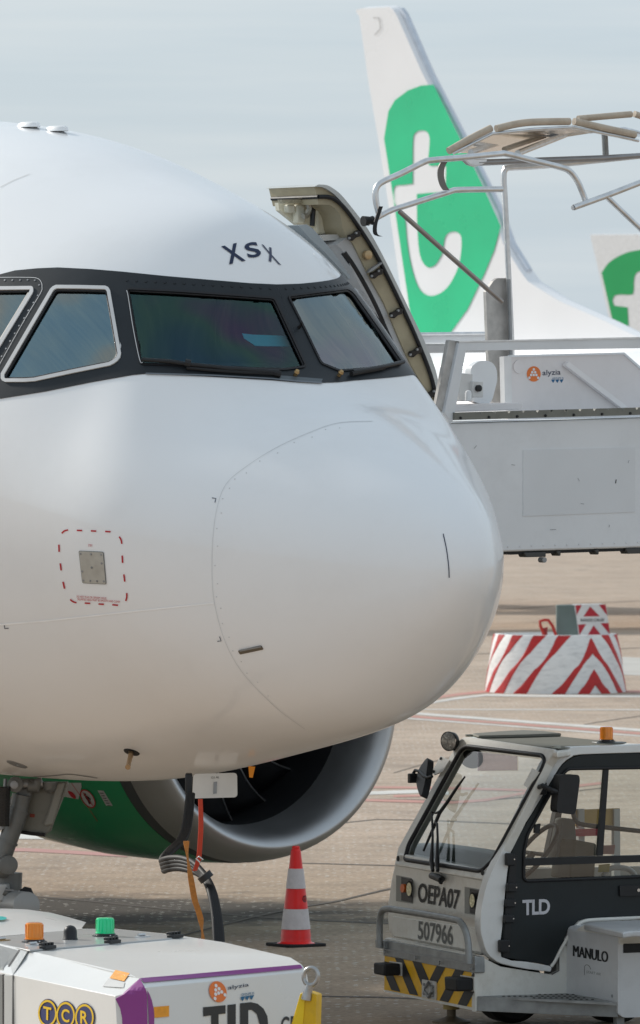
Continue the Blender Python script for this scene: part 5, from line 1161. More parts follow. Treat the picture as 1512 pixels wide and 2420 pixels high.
# purple graphics
gpart('purple_corner', [(330, 2313.5), (273.5, 2360), (279, 2371), (285, 2384), (289, 2404), (290, 2420), (291, 2470), (352.2, 2470), (349.2, 2420), (345.8, 2348), (345, 2337), (338, 2326)], M_purple, .005, res=9)
gpart('purple_edge', [(346.6, 2340), (352, 2350), (357, 2363), (360.5, 2378), (362.5, 2394), (363, 2409), (362, 2470), (353.2, 2470), (350.4, 2420)], M_purple, .005, res=6)
gpart('purple_stripe', [(330, 2313.5), (450, 2303.3), (600, 2290), (708, 2281), (714, 2289.5), (600, 2300.5), (450, 2314), (340, 2323.5)], M_purple, .006, res=10)
gpart('orange_reflector', [(274, 2293.4), (307, 2301.5), (294, 2320.4), (260, 2312.7)], M_orange, .005, res=0)
pk = [zl(*p) for p in [(945, 800), (1002, 727), (1150, 762), (1140, 812)]]
gpart('lifting_pocket', pk, mat('pocket_shadow_grey', (.55, .55, .54), .6), .004, res=0)
gpart('orange_reflector', [(361.5, 2379.5), (398, 2376.5), (398, 2402), (363.5, 2405)], M_orange, .005, res=0)
# TCR rings
M_tn = mat('tcr_navy', (.02, .03, .13), .45); M_ty = mat('tcr_yellow', (.80, .52, .01), .45)
for (cx, cy, ch) in ((114.5, 2394, 'T'), (157.5, 2399, 'C'), (202, 2404, 'R')):
    rx, ry = 23.5, 34
    badge = gpart('badge', ell(cx, cy, rx, ry, 36), M_tn, .003+.0012*(cx > 120)+.0012*(cx > 170), res=0)
    gpart('badge_ring', ell(cx, cy, rx*.93, ry*.93, 36), M_ty, .0065, [ell(cx, cy, rx*.78, ry*.78, 36)], 0, parent=badge)
    vs, fs = text2d(ch, .02); qm = quadmap([(cx-9.5, cy+14), (cx+9, cy+18), (cx+9.5, cy-13), (cx-9.5, cy-17)])
    obj('badge_letter', MB().add([ghit(*qm(*v))[0]+ghit(*qm(*v))[1]*.007 for v in vs], fs), M_ty, badge, smooth=0)
# lettering on the long side: place on the side plane
class SurfMap:
    """lays outlines on the unit's own skin"""
    def __init__(m, off=.004): m.off = off; m.n = Vector((0, -1, 0)); m.o = V_['F2']
    def __call__(m, x, y):
        h = ghit(x, y)
        if h is None: h = ghit(min(x, 722), y)
        return h[0]+h[1]*m.off
    def shift(m, d): return SurfMap(m.off+d)
sidep = SurfMap(.004)
alyzia(gbody, sidep, *zr(483, 845), 20, 25.5, -.35, [zr(575, 838), zr(770, 805), zr(765, 762), zr(575, 790)], [zr(700, 885), zr(818, 868), zr(816, 846), zr(698, 862)],
       [[zr(693+k*41, 893-k*6), zr(735+k*41, 886-k*6), zr(712+k*41, 932-k*6), zr(697+k*41, 915-k*6)] for k in range(3)])
for pol, ho in (([(350, 988), (556, 968), (556, 1045), (492, 1052), (492, 1420), (424, 1428), (424, 1062), (352, 1072)], ()), ([(575, 966), (650, 958), (650, 1340), (770, 1330), (770, 1400), (575, 1420)], ()),
                ([(690, 951), (790, 941), (850, 955), (905, 1000), (940, 1070), (948, 1150), (930, 1260), (880, 1340), (790, 1390), (690, 1400)], ([(765, 1012), (800, 1012), (845, 1050), (870, 1143), (850, 1250), (805, 1305), (765, 1315)],))):
    obj('side_letter', flat(sidep, [zr(*p) for p in pol], [[zr(*p) for p in h] for h in ho]), mat('soft_black_print', (.03, .03, .03), .5), gbody, smooth=0)
obj('side_lettering', text_on(sidep, 'GPU', [zr(1065, 1260), zr(1290, 1240), zr(1290, 1056), zr(1065, 1076)], .012), mat('soft_black_print', (.03, .03, .03), .5), gbody, smooth=0)
# hinges, latch plates
hdir = (V_['B']-V_['A']).normalized(); hup = Vector((0, 0, 1)); hside = hdir.cross(hup)
zt_ = V_['B'].z
for (x, y) in ((113, 2238), (266, 2225), (414, 2212)):
    c = G(x, y, zt_+.012); hg = obj('hinge', MB().box(c, hdir*.048, hside*.022, hup*.010), M_plast, gpu, bevel=.004)
    for k in range(4): obj('hinge_rib', MB().box(c+hdir*(.026*(k-1.5))-hside*.01+hup*.015, hdir*.007, hside*.016, hup*.009), M_plast, hg, bevel=.003)
for (x, y) in ((80, 2233), (337, 2213), (6, 2222)):
    c = G(x, y, zt_+.008); lp_ = obj('latch_plate', MB().box(c, hdir*.045, hside*.02, hup*.003), M_ring if x > 10 else mat('brass', (.4, .3, .1), .4), gpu, bevel=.002)
    obj('latch_tube', MB().tube([c-hdir*.04+hup*.01, c+hdir*.02+hup*.01], .008, 8), M_chrome, lp_)
def beacon(root, c, r, h_, col, mname, light=True):
    bs_ = obj('beacon_base', MB().lathe([(0, r*1.42), (r*.10, r*1.42), (r*.16, r*1.2), (r*.30, r*1.14), (r*.36, r*1.02)], c, (0, 0, 1), 32, cap0=True), M_plast, root)
    m = mat(mname, col, .12, 0, .08, 30, coat=.5, trans=.12, spec=.6, stretch=(6, 6, 1))
    ln = obj('beacon_lens', MB().lathe([(r*.30, r*1.10), (r*.42, r*1.10), (r*.45, r*1.0), (h_*.92, r*.97), (h_*.98, r*.9), (h_, r*.7), (h_*1.005, .001)], c, (0, 0, 1), 40), m, root)
    obj('beacon_core', MB().lathe([(r*.3, r*.7), (h_*.45, r*.7), (h_*.45, r*.25), (h_*.85, r*.2), (h_*.86, .001)], c, (0, 0, 1), 20), mat('beacon_inner', (.6, .58, .55), .5), root)
    for k in range(14):
        an = 2*math.pi*k/14; pp_ = c+Vector((math.cos(an)*r*1.0, math.sin(an)*r*1.0, 0)); obj('lens_rib', MB().tube([pp_+Vector((0, 0, r*.5)), pp_+Vector((0, 0, h_*.9))], r*.035, 5), m, ln)
    for k in range(4):
        an = 2*math.pi*k/4+.5; obj('base_screw', MB().lathe([(0, r*.1), (r*.08, r*.08)], c+Vector((math.cos(an)*r*1.28, math.sin(an)*r*1.28, r*.12)), (0, 0, 1), 8, cap1=True), M_chrome, bs_)
bc = beacon
amb = empty('beacon_light', G(81, 2226, zt_+.006), 'amber beacon at the left end of the white power unit', 'beacon'); amb2 = None
bc(amb, Vector(amb.location), .0475, .104, (1, .30, .01), 'amber_lens')
grn_ = empty('beacon_light', G(248, 2212, zt_+.006), 'green beacon on top of the white power unit', 'beacon')
bc(grn_, Vector(grn_.location), .0485, .100, (.01, .80, .32), 'green_lens')
c = G(166, 2220, zt_+.006); obj('sensor_dome', MB().lathe([(0, .041), (.006, .040), (.010, .0365), (.045, .0355), (.060, .031), (.070, .022), (.075, .010), (.0765, .001)], c, (0, 0, 1), 32), M_plast, gpu, smooth=60)
# tow bar raised against the unit
tb = Plane(P(734, 2307, 39.7), (-.45, -1, 0))
towc = empty('tow_bar', P(700, 2500, 39.7), 'yellow tow bar with a steel eye, raised at the end of the power unit', 'tow bar'); towc.location.z = .1
rp = [tb(734.5+21*.80*math.cos(t)-1*math.sin(t), 2307.5+21*.98*math.sin(t)) for t in [2*math.pi*k/40 for k in range(40)]]
obj('tow_eye', MB().tube(rp, .0115, 12, closed=True), mat('worn_steel', (.42, .42, .41), .3, .9, .15, 20, dirt=.4, dscale=25, dcol=(.15, .13, .11)), towc, smooth=60)
obj('eye_shank', MB().tube([tb(732, 2327), tb(729, 2337), tb(726, 2350), tb(724, 2362)], [.020, .021, .026, .028], 14), MATS['worn_steel'], towc, smooth=60)
obj('tow_beam', MB().prism([tb(*p) for p in rrect([(709, 2347), (722, 2342), (747, 2350), (745, 2420), (735, 2620), (655, 2620), (688, 2420)], 3)], Vector((.03, .07, 0))), M_yellow, towc, bevel=.008, bseg=3)
obj('beam_edge', MB().prism([tb.shift(.004)(*p) for p in [(709.5, 2348), (722, 2343.5), (716, 2420), (700, 2560), (668, 2560), (690, 2420)]], Vector((0, .004, 0))), mat('yellow_paint_bright', (.85, .58, .015), .4, 0, .05, 8), towc, bevel=.003)
for x in (140, 620): obj('wheel', MB().lathe([(-.09, .1), (-.09, .24), (.09, .24), (.09, .1)], Vector((P(x, 0, 40.5).x, 40.6, .24)), Vector((1, 1, 0)), 28, cap0=True, cap1=True), M_dark, gpu)

# ================================================================== air start vehicle on the right
FT = Vector((-math.cos(R_(24)), -math.sin(R_(24)), 0)); SNv = Vector((math.sin(R_(24)), -math.cos(R_(24)), 0))
CO = P(1124, 2391, 50.9)
FP = lambda o=0.: Plane(CO-FT*o, FT)
SPn = lambda o=0.: Plane(CO+SNv*o, SNv)
def t3(x, y): return (850.5+x*.4376, 1670.6+y*.4376)
def r2(x, y): return (874.8+x*.2411, 1688.9+y*.2411)
def r3(x, y): return (1190.7+x*.2126, 1688.9+y*.2126)
def r4(x, y): return (874.8+x*.2411, 2029+y*.2411)
def r5(x, y): return (1147.6+x*.2411, 2029+y*.2411)
T3 = lambda l: [t3(*p) for p in l]; R2 = lambda l: [r2(*p) for p in l]; R4 = lambda l: [r4(*p) for p in l]; R5 = lambda l: [r5(*p) for p in l]
vb = Vector((CO.x+.6, CO.y+.6, 0))
van = empty('air_start_vehicle', vb, 'white airport air start vehicle with dark cab door at the right edge', 'service vehicle')
fc_ = FP(.12); FWp = Plane(fc_(*t3(470, 860)), FT*.906+Vector((0, 0, .423)))
up = obj('front_panel', flat(fc_, T3([(205, 790), (190, 830), (168, 930), (150, 1060), (148, 1150), (155, 1205), (180, 1245), (230, 1258), (450, 1300), (640, 1340), (690, 1328), (662, 1240), (655, 1160), (664, 1060), (694, 940), (705, 890)]), [], thick=.10), M_van, van, smooth=0, bevel=.015, bseg=3)
obj('front_crease', flat(fc_.shift(.003), T3(ribpoly([(187, 853), (400, 884), (690, 930)], 3.5))), mat('crease_light', (.76, .75, .71), .4), up, smooth=0)
# skin below the hood: recessed lower lip
obj('lower_lip', flat(fc_.shift(.012), T3([(172, 1130), (640, 1200), (655, 1330), (300, 1262), (200, 1245), (178, 1215)]), thick=.02), M_van, up, smooth=0, bevel=.015, bseg=3)
wsh = T3(rrect([(243, 822), (262, 745), (540, 238), (572, 212), (985, 262), (1000, 290), (985, 330), (715, 830), (655, 888), (262, 828)], 22, 4))
frm = obj('windscreen_frame', flat(FWp, T3([(185, 852), (205, 760), (400, 410), (535, 180), (556, 163), (590, 160), (1050, 226), (1040, 255), (1004, 305), (944, 430), (834, 650), (740, 835), (694, 938)]), [wsh], thick=.06), M_van, van, smooth=0, bevel=.008)
M_vglass = glass_mat('vehicle_glass', (.74, .80, .79), 1.9, .015)
ws = obj('windscreen', flat(FWp.shift(-.02), wsh), M_vglass, van, smooth=0, recalc=False)
obj('windscreen_seal', MB().tube([FWp(*p) for p in wsh], .015, 8, closed=True), M_seal, ws, smooth=60)
obj('sun_strip', flat(FWp.shift(-.016), T3([(634, 242), (850, 266), (850, 342), (634, 345)])), glass_mat('sun_film', (.62, .55, .60), 1.3, .1), ws, smooth=0)
for pl in ([(690, 405), (770, 440), (755, 470), (640, 600), (598, 565)],):
    br_ = obj('mirror_bracket', flat(FWp.shift(.02), R2([(690, 402), (775, 445), (700, 560), (625, 590), (598, 562)]), thick=.008), M_van, van, smooth=0)
obj('mirror_bracket', flat(FWp.shift(.02), T3([(930, 330), (965, 350), (905, 438), (882, 420)]), thick=.008), M_van, van, smooth=0)
for q in ((693, 430), (624, 557)): obj('bracket_bolt', MB().lathe([(0, .010), (.008, .009)], FWp.shift(.022)(*r2(*q)), FWp.n, 10, cap1=True), M_dark, br_)
for q in ((275, 1410),): obj('frame_bolt', MB().lathe([(0, .020), (.006, .018)], fc_.shift(.02)(*r2(*q)), FT, 14, cap1=True), M_dark, up)
obj('frame_bolt', MB().lathe([(0, .020), (.006, .018)], fc_.shift(.02)(*r4(1102, 135)), FT, 14, cap1=True), M_dark, up)
# roof
zr_ = FWp(*t3(1060, 236)).z
rp_ = T3([(556, 166), (610, 158), (850, 142), (1000, 147), (1090, 160), (1440, 195), (1512, 198), (1750, 196), (1750, 212), (1512, 216), (1150, 226), (1064, 238)])
roof = obj('roof', MB().prism([G(*p, z=zr_) for p in rp_], Vector((0, 0, -.05))), M_van, van, bevel=.015, bseg=3)
obj('roof_mat', MB().prism([G(*p, z=zr_+.006) for p in T3([(640, 178), (690, 162), (860, 150), (1000, 152), (1085, 164), (1430, 199), (1070, 228)])], Vector((0, 0, .006))), mat('roof_mat_grey', (.20, .20, .17), .8), roof)
obj('roof_pad', MB().prism([G(*p, z=zr_+.012) for p in T3([(605, 160), (750, 148), (880, 141), (1000, 146), (1088, 159), (900, 166), (640, 172)])], Vector((0, 0, .022))), mat('roof_pad_grey', (.22, .22, .19), .75), roof, bevel=.01)
for q in ((975, 155), (1060, 222), (592, 160)): obj('roof_eyelet', MB().lathe([(0, .03), (.015, .03), (.016, .014), (.004, .012)], G(*t3(*q), z=zr_+.012), (0, 0, 1), 16, cap1=True), mat('eyelet', (.35, .36, .32), .5), roof)
vbe = empty('beacon_light', G(*t3(1330, 186), z=zr_+.025), 'amber beacon on the roof of the air start vehicle', 'beacon')
bc(vbe, Vector(vbe.location), .0425, .098, (1, .30, .01), 'amber_lens')
obj('beacon_plate', MB().box(G(*t3(1345, 192), z=zr_+.016), Vector((.10, .03, 0)), Vector((-.015, .05, 0)), (0, 0, .005)), M_galv, van, bevel=.003)
# side frame (cab hoop)
sp0 = SPn(0.)
hoop_o = [(1800, 190), (1512, 204), (1150, 216), (1085, 230), (1035, 262), (1000, 305), (940, 430), (830, 650), (740, 830), (690, 940), (660, 1060), (650, 1160), (657, 1240), (685, 1325), (720, 1360), (770, 1388), (900, 1415), (1030, 1430)]
hoop_i = [(1800, 232), (1512, 246), (1200, 256), (1140, 272), (1090, 310), (1040, 388), (930, 572), (832, 728), (812, 800), (795, 900), (780, 1050), (768, 1200), (764, 1350), (900, 1376), (1022, 1398), (1035, 1412)]
obj('cab_hoop', flat(sp0.shift(.02), T3(sm2(hoop_o, 2)+sm2(hoop_i, 2)[::-1]), thick=.09), mat('cab_frame_white', (.80, .81, .80), .35, 0, .02, 3, coat=.25, dirt=.25, dscale=6, dcol=(.35, .33, .28)), van, smooth=60, bevel=.040, bseg=6)
door_o = T3([(1800, 234), (1512, 248), (1200, 258), (1145, 274), (1093, 312), (1043, 390), (933, 574), (834, 730), (816, 800), (800, 900), (784, 1050), (772, 1200), (767, 1350), (900, 1374), (1015, 1394), (1045, 1380), (1075, 1310), (1125, 1210), (1180, 1155), (1250, 1143), (1512, 1136), (1800, 1128)])
hole = T3(rrect([(1760, 322), (1512, 328), (1125, 334), (1085, 372), (1000, 515), (905, 690), (886, 780), (884, 925), (900, 940), (1512, 916), (1760, 907)], 16))
cd = obj('cab_door', flat(sp0.shift(.012), door_o, [hole], thick=.05), M_charc, van, smooth=0, bevel=.006)
obj('door_glass', flat(sp0.shift(-.01), hole), M_vglass, cd, smooth=0, recalc=False)
obj('window_gasket', MB().tube([sp0.shift(.016)(*p) for p in hole], .011, 8, closed=True), M_seal, cd, smooth=60)
obj('window_bar', flat(sp0.shift(.022), T3([(884, 818), (1512, 800), (1780, 792), (1780, 828), (1512, 838), (884, 858)]), thick=.04), M_plast, cd, smooth=0)
obj('window_divider', flat(sp0.shift(.018), T3([(1320, 332), (1344, 332), (1312, 803), (1282, 804)]), thick=.03), M_plast, cd, smooth=0)
obj('door_letters', text_on(sp0.shift(.016), 'TLD', [t3(878, 1125), t3(1025, 1118), t3(1027, 1036), t3(877, 1042)], .03, .85), mat('silver_print', (.62, .62, .66), .45), cd, smooth=0)
dh = obj('door_handle', flat(sp0.shift(.03), T3(rrect([(1402, 965), (1560, 960), (1560, 1018), (1404, 1022)], 8)), thick=.02), M_plast, cd, smooth=0, bevel=.004)
obj('handle_lock', MB().lathe([(0, .012), (.006, .011)], sp0.shift(.032)(*t3(1503, 989)), SNv, 12, cap1=True), M_chrome, dh)
for (x, y, w_, h_) in ((803, 822, 24, 34), (812, 974, 26, 24), (805, 1058, 26, 22), (796, 1143, 26, 22), (770, 1290, 28, 34)):
    hg = obj('door_hinge', MB().prism([sp0.shift(.025)(*p) for p in T3(rrect([(x-w_, y-h_), (x+w_, y-h_), (x+w_, y+h_), (x-w_, y+h_)], 10))], SNv*.035), M_plast, cd, bevel=.006)
    obj('hinge_screw', MB().lathe([(0, .006), (.006, .005)], sp0.shift(.06)(*t3(x+w_*1.2, y)), SNv, 8, cap1=True), M_chrome, hg)
obj('hinge_post', flat(sp0.shift(.02), T3([(818, 800), (850, 800), (838, 960), (815, 1150), (808, 1355), (772, 1350), (790, 1000)]), thick=.03), M_plast, cd, smooth=0)
obj('door_latch', flat(sp0.shift(.0), T3([(948, 636), (976, 630), (968, 685), (945, 680)]), thick=.03), M_plast, cd, smooth=0)
# mirrors
mr_ = SPn(.22); mi = obj('side_mirror', flat(mr_, T3(rrect([(1082, 366), (1183, 366), (1188, 395), (1166, 565), (1152, 582), (1066, 568), (1062, 545)], 14)), thick=.10), M_plast, van, smooth=30, bevel=.02, bseg=3)
obj('mirror_arm', MB().tube([SPn(.04)(*t3(950, 440)), SPn(.15)(*t3(985, 425)), SPn(.2)(*t3(1035, 450)), SPn(.2)(*t3(1075, 462))], .017, 10), M_plast, mi)
obj('mirror_clamp', MB().box(SPn(.06)(*t3(968, 440)), SNv*.03, FT*.045, (0, 0, .04)), M_plast, mi, bevel=.01)
lm = FWp.shift(.12)
li = obj('side_mirror', flat(lm, R2(sm2([(557, 420), (560, 500), (545, 610), (515, 750), (492, 798), (470, 760), (450, 680), (452, 610), (480, 520)], 3, True)), thick=.05), M_plast, van, smooth=30, bevel=.006)
obj('mirror_arm', MB().tube([lm(*r2(*p)) for p in [(605, 605), (560, 618), (520, 600), (480, 555), (440, 545), (420, 580), (410, 620)]], .011, 8), M_plast, li)
obj('mirror_clamp', MB().box(lm(*r2(415, 622)), FT*.03, Vector((.407, -.914, 0))*.02, (0, 0, .032)), M_plast, li, bevel=.006)
obj('cab_mirror', MB().lathe([(0, .085), (.02, .08), (.05, .05), (.06, .005)], FWp.shift(-.08)(*r2(985, 420)), Vector((.3, .9, .5)), 24, cap0=True), M_plast, van)
# work lamp
wl = FWp.shift(.06)(*r2(775, 260)); wd_ = Vector((-.62, -.75, -.05)).normalized()
lmp = obj('work_lamp', MB().lathe([(-.065, .01), (-.06, .035), (-.035, .058), (0, .066), (.012, .066)], wl, wd_, 28), M_plast, van, smooth=60)
obj('lamp_glass', MB().lathe([(.010, .062), (.016, .045), (.019, .002)], wl, wd_, 28), mat('lamp_reflector', (.42, .43, .43), .25, .6, .4, 60), lmp, smooth=60)
obj('lamp_stand', MB().tube([wl+Vector((.02, .02, -.05)), FWp(*r2(840, 330))], .014, 8), M_dark, lmp)
# wiper
wb = FWp.shift(.035)
wi = obj('wiper', MB().tube([wb(*r2(*p)) for p in [(520, 1338), (610, 1130), (680, 960), (760, 850), (845, 720), (928, 606)]], [.007, .011, .013, .012, .010, .006], 8), M_plast, van)
obj('wiper_arm', MB().tube([wb.shift(.01)(*r2(*p)) for p in [(612, 1530), (600, 1440), (612, 1200), (603, 955), (640, 965), (680, 950)]], [.012, .016, .008, .007, .007, .010], 8), M_plast, wi)
obj('wiper_arm', MB().tube([wb.shift(.01)(*r2(*p)) for p in [(660, 1530), (655, 1440), (660, 1200), (655, 1070), (640, 1060)]], [.012, .016, .008, .008, .010], 8), M_plast, wi)
obj('wiper_pivot', MB().tube([fc_.shift(.04)(*r4(*p)) for p in [(600, 165), (650, 180), (700, 205), (690, 240)]], [.022, .026, .026, .014], 10), M_plast, wi)
# lettering and lamps on the nose
obj('fleet_code', text_on(fc_.shift(.006), 'OEPA07', [r4(462, 425), r4(862, 503), r4(880, 308), r4(470, 233)], .022), M_black, up, smooth=0)
obj('fleet_number', text_on(fc_.shift(.016), '507966', [r4(465, 790), r4(808, 852), r4(808, 655), r4(468, 605)], .018), M_grey_print, up, smooth=0)
for (q, lampc, orc) in (([(253, 162), (398, 190), (412, 205), (410, 440), (252, 415)], (382, 300), (312, 290)), ([(924, 276), (1070, 300), (1087, 315), (1082, 560), (924, 535)], (1000, 412), (1075, 425))):
    rc = obj('headlight_recess', flat(fc_.shift(.004), R4(q), thick=.004), mat('recess_grey', (.30, .30, .28), .6), up, smooth=0)
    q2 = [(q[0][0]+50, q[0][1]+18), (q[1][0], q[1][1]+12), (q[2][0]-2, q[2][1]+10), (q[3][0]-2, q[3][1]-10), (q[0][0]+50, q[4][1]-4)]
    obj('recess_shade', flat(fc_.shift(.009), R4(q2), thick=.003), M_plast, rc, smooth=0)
    hl = obj('headlight', MB().add([fc_.shift(.012+.02*(1-((x-lampc[0])/34)**2))(*r4(x, y)) for x, y in ell(lampc[0], lampc[1], 34, 84, 28)], [tuple(range(28))]), M_dark, rc, smooth=0)
    obj('headlight_glass', flat(fc_.shift(.036), R4(ell(lampc[0]-4, lampc[1], 25, 66, 24))), mat('headlight_lens', (.62, .60, .40), .25, .3, .35, 60), hl, smooth=0)
    obj('indicator', flat(fc_.shift(.030), R4(ell(orc[0], orc[1], 21, 42, 20)), thick=.02), mat('indicator_orange', (.62, .13, .02), .3), rc, smooth=0)
# bumper
bf = FP(0.)
bp_ = obj('bumper_plate', flat(bf, R4([(133, 945), (1022, 1108), (1033, 1130), (1037, 1494), (133, 1305)]), thick=.05), M_van, van, smooth=0, bevel=.004)
ylw = obj('hazard_panel', flat(bf.shift(.004), R4([(140, 952), (1020, 1118), (1022, 1462), (136, 1284)]), thick=.003), mat('hazard_yellow', (.86, .48, .008), .45, 0, .05, 8, dirt=.25, dscale=12), bp_, smooth=0)
for pol in ([(136, 1118), (138, 1005), (168, 1010), (295, 1306), (206, 1288)], [(240, 970), (322, 987), (470, 1342), (384, 1325)], [(412, 1003), (500, 1020), (572, 1180), (574, 1215), (505, 1245)], [(650, 1048), (736, 1064), (640, 1250), (600, 1240), (580, 1188)], [(832, 1083), (920, 1100), (764, 1408), (676, 1390)], [(1020, 1118), (1021, 1300), (944, 1446), (855, 1428), (1005, 1118)]):
    obj('hazard_stripe', flat(bf.shift(.0065), R4(pol)), mat('hazard_black', (.022, .022, .024), .5), ylw, smooth=0)
th_ = obj('hitch_plate', flat(bf.shift(.016), R4([(506, 1183), (640, 1206), (638, 1382), (503, 1356)]), thick=.012), mat('hitch_white', (.60, .59, .56), .5, dirt=.3, dscale=20), bp_, smooth=0)
obj('hitch_loop', MB().tube([bf.shift(.03)(*r4(*p)) for p in [(572, 1212), (535, 1265), (530, 1300), (572, 1358), (605, 1300), (600, 1255)]], .010, 8, closed=True), M_galv, th_)
for q in ((530, 1232), (618, 1252), (530, 1322), (618, 1338)): obj('hitch_bolt', MB().lathe([(0, .010), (.010, .009)], bf.shift(.018)(*r4(*q)), FT, 8, cap1=True), M_steel, th_)
for q in ([(190, 1012), (298, 1028), (298, 1146), (190, 1124)], [(885, 1148), (1010, 1168), (1010, 1298), (892, 1284)]):
    obj('buffer_backing', flat(bf.shift(.012), R4([(x+(8 if i in (1, 2) else -4), y+(-8 if i < 2 else 4)) for i, (x, y) in enumerate(q)]), thick=.01), M_van, bp_, smooth=0)
    bfm = obj('rubber_buffer', MB().prism([bf.shift(.013)(*p) for p in R4(q)], FT*.12), M_dark, bp_, bevel=.012, bseg=3)
galv = obj('bumper_channel', flat(bf.shift(.012), R4([(125, 882), (142, 800), (920, 945), (1022, 962), (1027, 1118), (1018, 1122), (125, 948)]), thick=.07), M_galv, van, smooth=0, bevel=.004)
obj('channel_lip', flat(bf.shift(.022), R4([(128, 880), (1025, 1030), (1026, 1042), (128, 892)]), thick=.01), M_steel, galv, smooth=0)
obj('nose_ledge', flat(bf.shift(-.01), R4([(142, 778), (200, 785), (925, 935), (925, 962), (140, 812)]), thick=.08), M_van, van, smooth=0, bevel=.004)
for q in ((148, 912), (448, 972), (682, 1020), (988, 1078)): obj('channel_bolt', MB().lathe([(0, .013), (.010, .011)], bf.shift(.024)(*r4(*q)), FT, 6, cap1=True), M_steel, galv)
obj('guard_hoop', MB().tube([bf.shift(.05)(*p) for p in sm2(R4([(95, 870), (92, 760), (92, 640), (100, 560), (120, 510), (165, 492), (300, 508), (600, 556), (840, 600), (890, 630), (930, 700), (955, 800), (966, 920), (970, 1030)]), 4)], .0225, 14), M_galv, van, smooth=60)
obj('hoop_foot', flat(bf.shift(.04), R4([(46, 796), (132, 806), (138, 888), (50, 872)]), thick=.05), M_galv, van, smooth=0, bevel=.004)
# lower side, step, fender box
sk = obj('side_skirt', flat(sp0, T3([(620, 1345), (660, 1352), (760, 1402), (1035, 1445), (1076, 1425), (1076, 1300), (1119, 1240), (1119, 1560), (632, 1582), (632, 1642), (622, 1645)]), thick=.05), M_van, van, smooth=0)
obj('skirt_gap', flat(sp0.shift(.003), T3(ribpoly([(1036, 1444), (1074, 1424), (1074, 1330)], 5))), M_seal, sk, smooth=0)
fmO = sp0(*t3(1118, 1400)); FM = Plane(fmO, FT)
fb = obj('fender_front', flat(FM, R5([(797, 1292), (800, 802), (840, 735), (900, 675), (965, 645), (1100, 660), (1250, 690), (1345, 720), (1340, 770), (1298, 840), (1293, 1392)]), thick=.4), M_van, van, smooth=0, bevel=.03, bseg=4)
fl = MB()
for k_ in range(4):
    dx = (-4.5, -1.5, 1.5, 4.5)[k_]; q_ = text_on(FM.shift(.004+.0004*k_), 'MANULO', [r5(857+dx, 955), r5(1194+dx, 1018), r5(1196+dx, 912), r5(857+dx, 848)], .0); fl.add(q_.v, q_.f)
obj('fender_lettering', fl, M_black, fb, smooth=0)
obj('fender_sticker', text_on(FM.shift(.004), 'START AIR', [r5(986, 1122), r5(1126, 1146), r5(1128, 1120), r5(988, 1096)], .0), M_grey_print, fb, smooth=0)
obj('sticker_mark', flat(FM.shift(.004), R5(ribpoly(sm2([(968, 1140), (968, 1060), (990, 1040), (1015, 1055), (1030, 1085)], 3), 6))), M_grey_print, fb, smooth=0)
obj('fender_bolt', MB().lathe([(0, .012), (.006, .010)], FM.shift(.002)(*r5(1243, 1346)), FT, 12, cap1=True), M_steel, fb)
ztop = FM(*r5(1000, 640)).z
obj('fender_top', MB().prism([G(*p, z=ztop) for p in R5([(965, 640), (1010, 624), (1512, 600), (1900, 585), (1900, 700), (1430, 708), (1345, 722), (1250, 700), (1100, 668)])], Vector((0, 0, -.04))), mat('fender_top_blue_white', (.60, .61, .62), .35), van, bevel=.01)
obj('arch_trim', MB().tube([sp0.shift(.01)(*p) for p in R5(sm2([(640, 1060), (680, 1000), (760, 850), (830, 730), (900, 650), (970, 610), (1100, 596), (1512, 578), (1800, 566)], 3))], .012, 8), M_van, van, smooth=60)
s2o = FM(*r5(1293, 1200)); SP2 = Plane(s2o+SNv*.01, SNv)
bx_ = obj('equipment_box', flat(SP2, R5(rrect([(1296, 730), (1420, 712), (2000, 690), (2000, 1540), (1350, 1558), (1293, 1520)], 55, 6)), thick=1.1), mat('box_paint', (.64, .65, .66), .35, 0, .02, 3, coat=.2, dirt=.15, dscale=5), van, smooth=30, bevel=.008)
obj('box_slot', flat(SP2.shift(.005), R5([(1350, 814), (2000, 795), (2000, 905), (1350, 924)]), thick=.01), M_dark, bx_, smooth=0)
st0 = sp0.shift(.01)(*t3(632, 1562)); st1 = FM(*r5(1290, 1395)); stn = Vector((st1.y-st0.y, -(st1.x-st0.x), 0)); stp = Plane(st0, stn)
if stp.n.dot(EYE-stp.o) < 0: stp = Plane(stp.o, -stp.n)
step = obj('side_step', flat(stp, T3([(632, 1562), (1392, 1600), (1392, 1676), (632, 1642)]), thick=.02), M_galv, van, smooth=0, bevel=.003)
zs = (st0.z+st1.z)/2
tri = T3([(632, 1559), (1115, 1534), (1392, 1599)])
obj('step_tread', MB().prism([G(*p, z=zs) for p in tri], Vector((0, 0, -.015))), M_galv, step)
for r_i in range(5):
    for k in range(22):
        x = 700+k*30+(15 if r_i % 2 else 0); y = 1552+r_i*9
        if inpoly(x, y-6, [(640, 1561), (1115, 1538), (1380, 1596)]) and inpoly(x, y+5, [(640, 1561), (1115, 1538), (1380, 1596)]):
            obj('tread_hole', MB().poly([G(*t3(*p), z=zs+.003) for p in ell(x, y, 9, 3, 10)]), M_dark, step, smooth=0)
for (x0, sn_) in ((450, 0), (1480, .2)):
    c = G(*r5(x0, 1640)); c = c-SNv*.35; c.z = .22
    wh = obj('wheel', MB().lathe([(-.11, .1), (-.11, .19), (-.08, .22), (.08, .22), (.11, .19), (.11, .1)], c, SNv, 36, cap0=True, cap1=True), M_dark, van, smooth=40)
obj('support_leg', MB().prism([SP2.shift(-.1)(*p) for p in R5([(1280, 1500), (1358, 1500), (1358, 1660), (1285, 1660)])], -SNv*.05), M_galv, van)
jf = G(1067, 2420); jf = jf+Vector((0, .12, 0))
